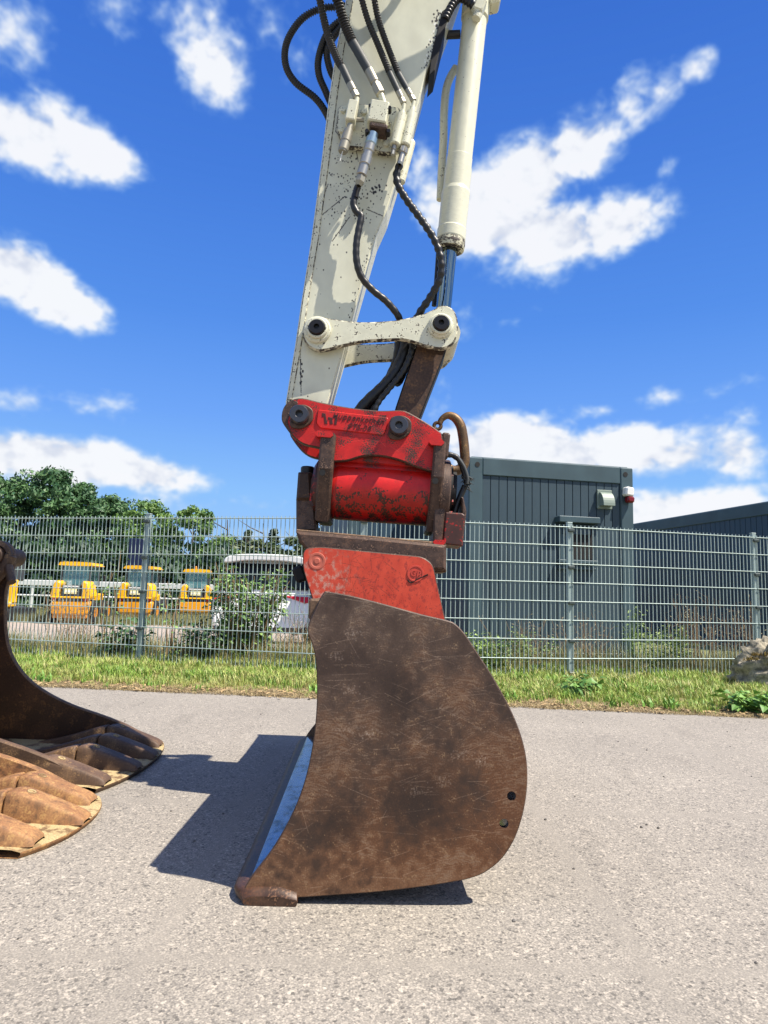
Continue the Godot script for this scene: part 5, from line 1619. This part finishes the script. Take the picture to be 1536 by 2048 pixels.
func make_loader() -> Node3D:
	var t := thing("yellow_loader", "yellow compact loader seen from behind, leftmost of the three", "loader", Vector3.ZERO, "yellow loaders on the gravel lot")
	var v := func(x, y, z): return Vector3(x, y, -z)
	var body := round_corners(PackedVector2Array([Vector2(-0.82, 0.42), Vector2(-0.74, 0.32), Vector2(0.74, 0.32), Vector2(0.82, 0.42), Vector2(0.84, 0.72), Vector2(0.78, 0.8), Vector2(-0.78, 0.8), Vector2(-0.84, 0.72)]), 0.06)
	var cw := part(t, "counterweight", plate(body, 0.0, 0.7, 0.06, Transform3D(), true), M.yellow_deep)
	for x in [-0.56, 0.56]:
		part(cw, "recess", box(v.call(x, 0.55, 0.0), Vector3(0.3, 0.06, 0.02), 0.01), M.rim_orange)
	part(t, "skirt", box(v.call(0, 0.27, 0.3), Vector3(1.5, 0.14, 0.5), 0.03), M.rim_orange)
	part(t, "bumper_rail", box(v.call(0, 0.92, 0.02), Vector3(1.66, 0.06, 0.12), 0.02), M.yellow)
	part(t, "grille_gap", box(v.call(0, 0.84, 0.1), Vector3(1.5, 0.12, 0.1), 0.01), M.grey_dark)
	for s in [-1.0, 1.0]:
		var f := PackedVector2Array([Vector2(0.48, 0.9), Vector2(0.5, 1.2), Vector2(0.44, 1.4), Vector2(0.56, 1.5), Vector2(0.72, 1.42), Vector2(0.82, 1.2), Vector2(0.84, 0.9)])
		if s < 0:
			for i in f.size(): f[i].x = -f[i].x
		part(t, "rear_fender", plate(smooth2(f, 3), 0.02, 0.8, 0.05, Transform3D(), true), M.yellow)
		part(t, "tail_light", box(v.call(0.68 * s, 0.85, 0.02), Vector3(0.18, 0.08, 0.06), 0.01), M.tail_light)
		for z in [0.55, 2.05]:
			var wh := part(t, "wheel", turned(v.call(0.62 * s, 0.42, z), Vector3(s, 0, 0), [[0, 0], [0, 0.36], [0.05, 0.42], [0.3, 0.42], [0.35, 0.36], [0.35, 0.24], [0.3, 0.22], [0.3, 0]], 24), M.tyre)
			part(wh, "rim", turned(v.call(0.62 * s, 0.42, z), Vector3(s, 0, 0), [[0.28, 0.23], [0.33, 0.21], [0.3, 0.06], [0.33, 0.0]], 18), M.rim_orange)
	var hood := part(t, "engine_hood", plate(PackedVector2Array([Vector2(-0.47, 0.92), Vector2(0.47, 0.92), Vector2(0.42, 1.36), Vector2(-0.42, 1.36)]), 0.0, 0.7, 0.04, Transform3D(Basis(Vector3.RIGHT, -0.12), Vector3(0, 0, 0.06)), true), M.grey_dark)
	part(hood, "number_plate", box(v.call(0, 1.14, 0.0), Vector3(0.52, 0.2, 0.02), 0.006, Basis(Vector3.RIGHT, -0.12)), M.plate_yellow)
	for x in [-0.18, -0.06, 0.06, 0.18]:
		part(hood, "plate_mark", box(v.call(x, 1.13, -0.014), Vector3(0.07, 0.07, 0.006), 0.002, Basis(Vector3.RIGHT, -0.12)), M.white)
	part(hood, "light_stripe", box(v.call(0, 1.3, 0.03), Vector3(0.7, 0.04, 0.02), 0.006), M.white)
	for s in [-1.0, 1.0]:
		for z in [0.45, 1.55]:
			part(t, "cab_pillar", box(v.call(0.6 * s, 1.72, z), Vector3(0.06, 0.74, 0.06), 0.01), M.grey_dark)
		part(t, "mirror", box(v.call(0.86 * s, 1.62, 1.5), Vector3(0.12, 0.22, 0.05), 0.02), M.black)
	part(t, "cab_glass", box(v.call(0, 1.72, 0.45), Vector3(1.14, 0.72, 0.012), 0.003), M.cab_glass)
	part(t, "cab_glass", box(v.call(0, 1.72, 1.56), Vector3(1.14, 0.72, 0.012), 0.003), M.cab_glass)
	part(t, "seat", both([box(v.call(0, 1.5, 0.75), Vector3(0.46, 0.5, 0.1), 0.04), box(v.call(0, 1.3, 0.95), Vector3(0.46, 0.1, 0.45), 0.04)]), M.black)
	part(t, "steering_wheel", turned(v.call(0, 1.56, 1.3), Vector3(0, 1, -0.5), [[0, 0.16], [0.02, 0.18], [0.04, 0.16]], 18), M.black)
	var rf := PackedVector2Array()
	for q in [[-0.68, 2.04], [0.68, 2.04], [0.7, 2.1], [0.66, 2.15], [0.3, 2.17], [-0.3, 2.17], [-0.66, 2.15], [-0.7, 2.1]]: rf.append(Vector2(q[0], q[1]))
	part(t, "cab_roof", plate(smooth2(rf, 3), -0.3, 1.35, 0.03, Transform3D(), true), M.yellow)
	part(t, "boom", box(v.call(0, 0.9, 2.6), Vector3(0.5, 0.3, 1.2), 0.04), M.yellow)
	return t

func make_vehicles() -> void:
	var l := make_loader()
	l.position = Vector3(-10.85, -0.5, -24.0)
	l.rotation.y = 0.1
	l.scale = Vector3(0.78, 1, 1)
	for e in [[-9.45, -26.4, "yellow compact loader half hidden by the left fence post, middle one of the three", 0.08], [-7.9, -29.2, "yellow compact loader with orange beacon, next to the white car", 0.2]]:
		var c: Node3D = l.duplicate()
		c.name = numbered("yellow_loader")
		add_child(c)
		c.position = Vector3(e[0], -0.5, e[1])
		c.rotation.y = e[3]
		c.scale = Vector3(0.78, 1, 1)
		c.set_meta("label", e[2])
		if e[1] < -28.0:
			var be := part(c, "beacon", turned(Vector3.ZERO, Vector3.UP, [[0, 0.06], [0.1, 0.055], [0.13, 0.03], [0.13, 0]], 14), M.rim_orange)
			be.position = Vector3(-0.1, 2.17, -0.6)
	# the small excavator at the left edge
	var t := thing("mini_excavator", "small yellow excavator cab beside the dark bucket at the left edge", "excavator", Vector3(-13.9, -0.5, -24.5))
	var at := func(x: float, y: float, z: float) -> Vector3: return t.position + Vector3(x, y, -z)
	for e in [[-0.75, 0.62, 1.5, 0.22], [-0.75, 1.42, 1.5, 0.14]]:
		part(t, "hood_bar", box(at.call(0, e[1], 0.2), Vector3(1.5, e[3], 0.4), 0.05), M.yellow)
	for x in [-0.65, 0.1, 0.65]:
		part(t, "hood_post", box(at.call(x, 1.02, 0.21), Vector3(0.2, 0.84, 0.38), 0.04), M.yellow)
	part(t, "engine_panel", box(at.call(0, 1.02, 0.3), Vector3(1.3, 0.7, 0.3), 0.02), M.grey_dark)
	part(t, "white_roof_rail", box(at.call(-0.1, 1.56, 0.2), Vector3(0.8, 0.09, 0.2), 0.02), M.white)
	part(t, "cab_frame", box(at.call(-0.3, 2.0, 1.2), Vector3(1.1, 1.1, 1.1), 0.05), M.grey_dark)
	part(t, "cab_glass", box(at.call(-0.3, 2.05, 0.63), Vector3(0.95, 0.85, 0.02), 0.01), M.glass_dark)
	for s in [-1.0, 1.0]:
		part(t, "track", plate(round_corners(rect(0, 0, 2.0, 0.46), 0.22, 6), 0.15, 0.3, 0.02, Transform3D(Basis(Vector3.UP, PI / 2), at.call(0.6 * s, 0.24, 0.9)), true), M.tyre)
	part(t, "turntable", box(at.call(0, 0.46, 0.7), Vector3(1.2, 0.16, 1.2), 0.05), M.grey_dark)

func make_railing() -> void:
	var t := thing("white_railing", "low white barrier with a broad top beam in front of the trees", "barrier", Vector3(-10, -0.5, -33))
	part(t, "top_beam", box(Vector3(-9.5, 0.92, -33), Vector3(22, 0.26, 0.12), 0.02), M.white)
	part(t, "lower_bar", box(Vector3(-9.5, 0.32, -33), Vector3(22, 0.08, 0.08), 0.02), M.white)
	for i in 19:
		part(t, "barrier_post", box(Vector3(-20.4 + i * 1.22, 0.15, -33.02), Vector3(0.1, 1.3, 0.1), 0.01), M.white)
	var s := thing("blue_container", "tall dark blue panel standing in front of the trees above the second loader", "panel", Vector3(-12.6, -0.5, -35))
	part(s, "panel", box(Vector3(-12.6, 2.45, -35), Vector3(0.75, 1.7, 0.3), 0.03), M.blue)
	part(s, "pole", turned(Vector3(-12.6, -0.5, -35), Vector3.UP, [[0, 0.06], [2.0, 0.06]], 12), M.grey_dark)

# ---------------------------------------------------------------- trees and plants
func crown_mesh(s: int, h: float, r: float, clumps: int, per: int, leaf: float, dark: Color, pale: Color, base := 0.18, spindle := 1.0) -> ArrayMesh:
	rng.seed = s
	var g := MB.new()
	for i in clumps:
		var f := rng.randf()
		var y := h * lerpf(base, 0.97, f)
		var env := r * pow(sin(PI * clampf(lerpf(0.16, 0.96, f), 0, 1)), 0.75 * spindle)
		if spindle > 1.4: env = r * (1.05 - f)
		var a := rng.randf() * TAU
		var q := env * sqrt(rng.randf_range(0.15, 1.0)) * rng.randf_range(0.8, 1.12)
		var c := Vector3(cos(a) * q, y, sin(a) * q)
		var cr_ := rng.randf_range(0.45, 1.0) * r * 0.25
		var tone := rng.randf()
		for k in per:
			var d := Vector3(rng.randfn(), rng.randfn() * 0.7, rng.randfn()).normalized() * cr_ * pow(rng.randf(), 0.45)
			d.y *= 0.75
			var nn := (d.normalized() + Vector3(rng.randfn(), rng.randfn() + 0.5, rng.randfn()) * 0.7).normalized()
			var u := nn.cross(Vector3(rng.randfn(), rng.randfn(), rng.randfn())).normalized()
			var w := nn.cross(u)
			var z := leaf * rng.randf_range(0.6, 1.3)
			g.ink = dark.lerp(pale, clampf(tone * 0.75 + rng.randf_range(-0.15, 0.35), 0, 1))
			var o := c + d
			g.tri(o - u * z, o + w * z * 0.45, o + u * z, nn)
			g.tri(o - u * z, o + u * z, o - w * z * 0.45, nn)
	return g.mesh()

func trunk_mesh(s: int, h: float, r: float) -> ArrayMesh:
	rng.seed = s
	var g := MB.new()
	var path := PackedVector3Array()
	var rad := PackedFloat32Array()
	for i in 7:
		var f := i / 6.0
		path.append(Vector3(rng.randfn(0, 0.05) * f * h * 0.1, f * h * 0.85 - 0.1, rng.randfn(0, 0.05) * f * h * 0.1))
		rad.append(r * (1.0 - 0.85 * f))
	g.tube(path, rad, 9)
	for i in 11:
		var f := rng.randf_range(0.25, 0.8)
		var a := rng.randf() * TAU
		var o := Vector3(0, h * f, 0)
		var e := o + Vector3(cos(a), rng.randf_range(0.3, 0.9), sin(a)) * h * rng.randf_range(0.16, 0.3)
		g.tube(PackedVector3Array([o, o.lerp(e, 0.5) + Vector3(0, -0.1, 0), e]), PackedFloat32Array([r * 0.35, r * 0.22, r * 0.06]), 6)
	return g.mesh()

func tree(called: String, label: String, px: float, top: float, d: float, crown: Mesh, trunk: Mesh, h0: float, wide: float, turn: float, group: String) -> void:
	var q := P(px, top, d)
	var base := Vector3(q.x, -0.55, -d)
	var s := (q.y + 0.55) / h0
	var t := thing(called, label, "tree", base, group)
	for e in [["crown", crown, M.leaf], ["trunk", trunk, M.bark]]:
		var o := part(t, e[0], e[1], e[2])
		o.transform = Transform3D(Basis(Vector3.UP, turn).scaled(Vector3(s * wide, s, s * wide)), Vector3.ZERO)

func make_trees() -> void:
	var d0 := Color(0.03, 0.09, 0.035)
	var d1 := Color(0.11, 0.21, 0.07)
	var cw := [crown_mesh(101, 9.0, 3.6, 150, 105, 0.165, d0, d1), crown_mesh(102, 9.0, 3.3, 140, 105, 0.165, d0, d1), crown_mesh(103, 9.0, 3.4, 120, 105, 0.17, Color(0.06, 0.14, 0.035), Color(0.19, 0.31, 0.07))]
	var tk := [trunk_mesh(111, 9.0, 0.2), trunk_mesh(112, 9.0, 0.17)]
	var con := crown_mesh(104, 9.0, 1.9, 80, 80, 0.2, Color(0.03, 0.06, 0.025), Color(0.09, 0.11, 0.04), 0.05, 1.6)
	var round_ := crown_mesh(105, 6.0, 2.6, 70, 80, 0.2, Color(0.04, 0.08, 0.025), Color(0.13, 0.16, 0.06), 0.05)
	var g := "broadleaf trees beyond the lot"
	tree("broadleaf_tree", "tall dark green tree cut by the left edge of the photo", 2, 944, 42.0, cw[1], tk[0], 9.0, 0.92, 0.4, g)
	tree("broadleaf_tree", "tallest dark green broadleaf tree above the small excavator", 98, 934, 43.0, cw[0], tk[0], 9.0, 0.95, 1.7, g)
	tree("broadleaf_tree", "dark green tree above the leftmost yellow loader", 160, 962, 44.0, cw[1], tk[1], 9.0, 0.95, 3.1, g)
	tree("broadleaf_tree", "mid green tree sloping down over the middle loader", 232, 990, 43.5, cw[0], tk[1], 9.0, 0.95, 4.4, g)
	tree("broadleaf_tree", "lighter green tree at the right end of the tall row", 296, 1002, 41.0, cw[2], tk[0], 9.0, 0.95, 0.9, g)
	tree("broadleaf_tree", "separate round green tree right of the fence post", 388, 1014, 40.0, cw[2], tk[1], 9.0, 1.0, 2.6, g)
	var g2 := "far low trees behind the white car"
	for e in [[455, 1074, 60.0, 1, 1.3, "far low bushy tree between the round green tree and the white car"], [497, 1058, 66.0, 0, 1.1, "far slim pointed tree above the left of the white car"], [548, 1056, 66.0, 0, 1.2, "far pointed conifer above the middle of the white car"], [525, 1080, 62.0, 1, 1.4, "far low bushy tree between two pointed conifers"], [602, 1070, 64.0, 1, 1.2, "far bushy tree just left of the coupler's adapter plate"], [676, 1046, 62.0, 1, 0.9, "far tree seen through the gap under the red tilt cylinder"], [640, 1064, 64.0, 0, 1.1, "far tree hidden mostly by the adapter's left upright"]]:
		tree("far_tree", e[5], e[0], e[1], e[2], con if e[3] == 0 else round_, tk[1], 9.0 if e[3] == 0 else 6.0, e[4], e[0] * 0.7, g2)
	# the dark undergrowth below the trees
	var h := MB.new()
	var hm := crown_mesh(106, 3.4, 2.4, 60, 80, 0.2, Color(0.016, 0.05, 0.022), Color(0.055, 0.11, 0.035), 0.0)
	rng.seed = 71
	var where := ["at the left edge of the photo, under the tall trees", "behind the small yellow excavator, under the tallest tree", "behind the leftmost yellow loader's cab", "behind the middle yellow loader, left of the fence post", "right of the left fence post, above the barrier", "behind the loader with the orange beacon", "behind the left side of the white car", "behind the right side of the white car"]
	for i in 8:
		var x := -22.4 + i * 2.6
		var t := thing("shrub", "dark shrub " + where[i], "shrub", Vector3(x, -0.7, -37.5 - rng.randf_range(0, 2)), "dark shrubs under the tall trees")
		var o := part(t, "foliage", hm, M.leaf)
		o.transform = Transform3D(Basis(Vector3.UP, rng.randf() * TAU).scaled(Vector3(1, rng.randf_range(0.95, 1.35), 1)), Vector3.ZERO)

func plant(called: String, label: String, base: Vector3, h: float, r: float, stems: int, leaves: int, leaf: float, c0: Color, c1: Color, s: int, m_stem: Material, group := "") -> void:
	rng.seed = s
	var t := thing(called, label, "plant", base, group)
	var st := MB.new()
	var lf := MB.new()
	for i in stems:
		var a := rng.randf() * TAU
		var q := r * sqrt(rng.randf())
		var o := base + Vector3(cos(a), 0, sin(a)) * q * 0.35
		var e := base + Vector3(cos(a) * q, h * rng.randf_range(0.55, 1.0), sin(a) * q)
		var mid := o.lerp(e, 0.5) + Vector3(rng.randfn(0, 0.04), h * 0.08, rng.randfn(0, 0.04))
		var path := spl(PackedVector3Array([o, mid, e]), 4)
		var rad := PackedFloat32Array()
		for k in path.size(): rad.append(lerpf(0.008, 0.0025, float(k) / path.size()) * clampf(h, 0.4, 1.2))
		st.tube(path, rad, 5, false)
		for k in leaves:
			var f := rng.randf_range(0.12, 1.0)
			var p := path[int(f * (path.size() - 1))]
			var an := rng.randf() * TAU
			var d := Vector3(cos(an), rng.randf_range(-0.35, 0.6), sin(an)).normalized()
			var nn := (Vector3.UP + Vector3(rng.randfn(), 0, rng.randfn()) * 0.45).normalized()
			var w := d.cross(nn).normalized()
			var z := leaf * rng.randf_range(0.6, 1.2)
			var b := p + d * rng.randf_range(0.01, 0.08)
			lf.ink = c0.lerp(c1, rng.randf())
			var tip := b + d * z - Vector3(0, z * 0.25, 0)
			var l := b + d * z * 0.45 + w * z * 0.3 + Vector3(0, z * 0.07, 0)
			var rr := b + d * z * 0.45 - w * z * 0.3 + Vector3(0, z * 0.07, 0)
			var c := b + d * z * 0.5
			for e3 in [[b, l, c], [l, tip, c], [b, c, rr], [rr, c, tip]]:
				lf.tri(e3[0], e3[1], e3[2], nn)
	part(t, "stems", st.mesh(), m_stem)
	if lf.v.size() > 0:
		part(t, "leaves", lf.mesh(), M.leaf).set_meta("kind", "stuff")

func stalks(label: String, base: Vector3, h: float, r: float, n: int, s: int) -> void:
	rng.seed = s
	var t := thing("dry_weed", label, "plant", base, "dry weeds behind the fence")
	var st := MB.new()
	var hd := MB.new()
	for i in n:
		var a := rng.randf() * TAU
		var q := r * sqrt(rng.randf())
		var o := base + Vector3(cos(a) * q * 0.6, 0, sin(a) * q * 0.6)
		var hh := h * rng.randf_range(0.5, 1.0)
		var e := o + Vector3(rng.randfn(0, 0.16), hh, rng.randfn(0, 0.1))
		var bend := e + Vector3(rng.randfn(0, 0.05), rng.randf_range(-0.02, 0.04), 0)
		st.tube(PackedVector3Array([o, o.lerp(e, 0.5) + Vector3(rng.randfn(0, 0.02), 0, 0), e, bend]), PackedFloat32Array([0.0032, 0.0026, 0.0018, 0.0012]), 4, false)
		for k in rng.randi_range(0, 5):
			var p := o.lerp(e, rng.randf_range(0.4, 1.0))
			var d := Vector3(rng.randfn(), rng.randf_range(0.2, 1.2), rng.randfn()).normalized() * rng.randf_range(0.05, 0.14)
			st.tube(PackedVector3Array([p, p + d]), PackedFloat32Array([0.0018, 0.001]), 4, false)
			hd.ink = Color(0.42, 0.36, 0.22) * rng.randf_range(0.6, 1.2)
			hd.lathe(p + d, d, [[-0.012, 0.0], [0.0, 0.005], [0.014, 0.004], [0.024, 0.0]], 5)
	part(t, "stems", st.mesh(), M.twig)
	if hd.v.size() > 0:
		part(t, "seed_heads", hd.mesh(), M.dry).set_meta("kind", "stuff")

func make_plants() -> void:
	var g0 := Color(0.07, 0.15, 0.035)
	var g1 := Color(0.24, 0.38, 0.1)
	plant("leafy_bush", "tall leafy green bush behind the fence in front of the white car", Vector3(-1.62, -0.02, -8.35), 1.25, 0.58, 54, 40, 0.085, g0, g1, 201, M.twig)
	plant("leafy_bush", "lower dark leafy bush at the foot of the tall bush", Vector3(-1.95, -0.02, -8.2), 0.58, 0.46, 28, 28, 0.08, Color(0.03, 0.075, 0.02), Color(0.1, 0.18, 0.05), 202, M.twig)
	plant("broadleaf_weed", "dark broad leaved weed left of the fence post", Vector3(-2.98, -0.02, -8.25), 0.52, 0.36, 18, 16, 0.11, Color(0.03, 0.08, 0.025), Color(0.1, 0.2, 0.06), 203, M.twig)
	plant("broadleaf_weed", "small weed right of the left fence post", Vector3(-2.3, -0.02, -8.1), 0.5, 0.2, 9, 10, 0.07, g0, g1, 204, M.twig)
	plant("climbing_weed", "tall thin weed climbing left of the left fence post", Vector3(-3.2, -0.02, -8.2), 1.35, 0.16, 6, 16, 0.07, g0, g1, 205, M.twig)
	plant("climbing_weed", "tall thin weed climbing right of the left fence post", Vector3(-2.42, -0.02, -8.05), 1.2, 0.14, 5, 14, 0.07, g0, g1, 206, M.twig)
	plant("green_weed", "yellow green weed at the bucket's right side", Vector3(1.2, -0.02, -7.75), 0.5, 0.3, 26, 24, 0.055, Color(0.14, 0.24, 0.04), Color(0.28, 0.4, 0.09), 207, M.leaf_stem)
	plant("green_weed", "yellow green weed before the container's right corner", Vector3(3.45, -0.02, -8.45), 0.6, 0.36, 34, 26, 0.05, Color(0.14, 0.22, 0.05), Color(0.3, 0.38, 0.1), 208, M.leaf_stem)
	plant("green_weed", "slender weed before the container's corner post", Vector3(3.02, -0.02, -8.3), 0.85, 0.14, 9, 26, 0.045, Color(0.12, 0.2, 0.05), Color(0.22, 0.32, 0.1), 209, M.leaf_stem)
	plant("green_weed", "green weed in front of the left panels of the container", Vector3(1.75, -0.02, -8.2), 0.5, 0.36, 20, 20, 0.045, Color(0.1, 0.18, 0.04), Color(0.24, 0.32, 0.1), 210, M.leaf_stem)
	plant("roadside_plant", "broad green plant on the asphalt edge before the boulder", Vector3(2.9, 0.0, -5.42), 0.16, 0.26, 22, 10, 0.09, Color(0.08, 0.2, 0.03), Color(0.2, 0.36, 0.07), 211, M.leaf_stem)
	plant("roadside_plant", "dark green dock plant in the verge under the middle fence post", Vector3(1.75, 0.0, -6.1), 0.17, 0.2, 14, 8, 0.09, Color(0.06, 0.16, 0.03), Color(0.16, 0.3, 0.06), 212, M.leaf_stem)
	stalks("dry weed with bent tips before the dark container", Vector3(3.95, -0.02, -8.6), 0.95, 0.4, 46, 221)
	stalks("dry weed leaning towards the boulder", Vector3(4.5, -0.02, -8.7), 0.9, 0.3, 30, 222)
	stalks("dry weed at the foot of the container right of its fence post", Vector3(2.5, -0.02, -8.5), 0.7, 0.4, 34, 223)
	stalks("dry weed at the foot of the container left of its fence post", Vector3(1.75, -0.02, -8.4), 0.65, 0.35, 30, 224)
	stalks("dry weed behind the fence in front of the leftmost loader", Vector3(-3.9, -0.02, -8.8), 0.9, 0.5, 40, 225)
	stalks("dry weed under the white car's bumper", Vector3(-0.95, -0.02, -8.3), 0.6, 0.4, 40, 226)

func make_boulder() -> void:
	var t := thing("boulder", "pale grey boulder with moss at the right end of the verge", "boulder", Vector3(4.14, -0.02, -7.05))
	var n1 := noise(41, 1.6, 4)
	var n2 := noise(42, 5.5, 4)
	n1.fractal_type = FastNoiseLite.FRACTAL_RIDGED
	var rows := []
	for i in 41:
		var th := PI * i / 40.0
		var r := PackedVector3Array()
		for j in 57:
			var a := TAU * j / 56.0
			var d := Vector3(sin(th) * cos(a), cos(th), sin(th) * sin(a))
			var k := 0.86 + 0.26 * n1.get_noise_3dv(d) + 0.1 * n2.get_noise_3dv(d)
			k = snappedf(k, 0.055) * 0.5 + k * 0.5
			r.append(t.position + Vector3(d.x * 0.55, d.y * 0.42 + 0.1, d.z * 0.42) * k + Vector3(d.x * 0, 0, 0))
		rows.append(r)
	var g := MB.new()
	g.grid(rows, true, true)
	part(t, "stone", g.mesh(), M.rock)
	var mm := blade_mesh(14, 0.04, 0.006, 9, 0.04, 1.2)
	rng.seed = 91
	var ms := MultiMesh.new()
	ms.transform_format = MultiMesh.TRANSFORM_3D
	ms.use_colors = true
	ms.mesh = mm
	ms.instance_count = 120
	for i in 120:
		var p: Vector3 = rows[rng.randi_range(11, 14)][rng.randi_range(6, 26)]
		ms.set_instance_transform(i, Transform3D(Basis(Vector3.UP, rng.randf() * TAU), p - t.position))
		ms.set_instance_color(i, Color(0.22, 0.15, 0.03) * rng.randf_range(0.7, 1.3))
	var o := MultiMeshInstance3D.new()
	o.name = "moss"
	o.multimesh = ms
	o.material_override = M.dry
	o.set_meta("kind", "stuff")
	t.add_child(o)

# ---------------------------------------------------------------- all of it
func _ready() -> void:
	cam = Camera3D.new()
	cam.name = "camera"
	cam.position = Vector3(0, 0.8385, 0)
	cam.rotation_degrees = Vector3(6.8, 0, 1.5)
	cam.fov = 73.7
	cam.near = 0.05
	cam.far = 900.0
	cam.current = true
	add_child(cam)
	var env := Environment.new()
	env.background_mode = Environment.BG_SKY
	env.tonemap_mode = Environment.TONE_MAPPER_LINEAR
	env.tonemap_exposure = 1.75
	env.sdfgi_enabled = true
	env.ssao_enabled = true
	env.ssil_enabled = true
	var sm := PanoramaSkyMaterial.new()
	sm.panorama = make_sky()
	sm.energy_multiplier = 1.0 / 1.75
	env.sky = Sky.new()
	env.sky.sky_material = sm
	var we := WorldEnvironment.new()
	we.name = "world"
	we.environment = env
	add_child(we)
	var sun := DirectionalLight3D.new()
	sun.name = "sun"
	sun.light_energy = 1.6
	sun.light_color = Color(1.0, 0.965, 0.91)
	sun.light_angular_distance = 0.5
	sun.shadow_enabled = true
	sun.look_at_from_position(Vector3.ZERO, Vector3(-0.585, -1.0, -0.25), Vector3.UP)
	add_child(sun)
	make_materials()
	make_ground()
	make_containers()
	make_fence()
	make_trees()
	make_arm()
	make_coupler()
	make_bucket()
	make_toothed()
	make_vehicles()
	make_car()
	make_railing()
	make_boulder()
	make_verge()
	make_plants()
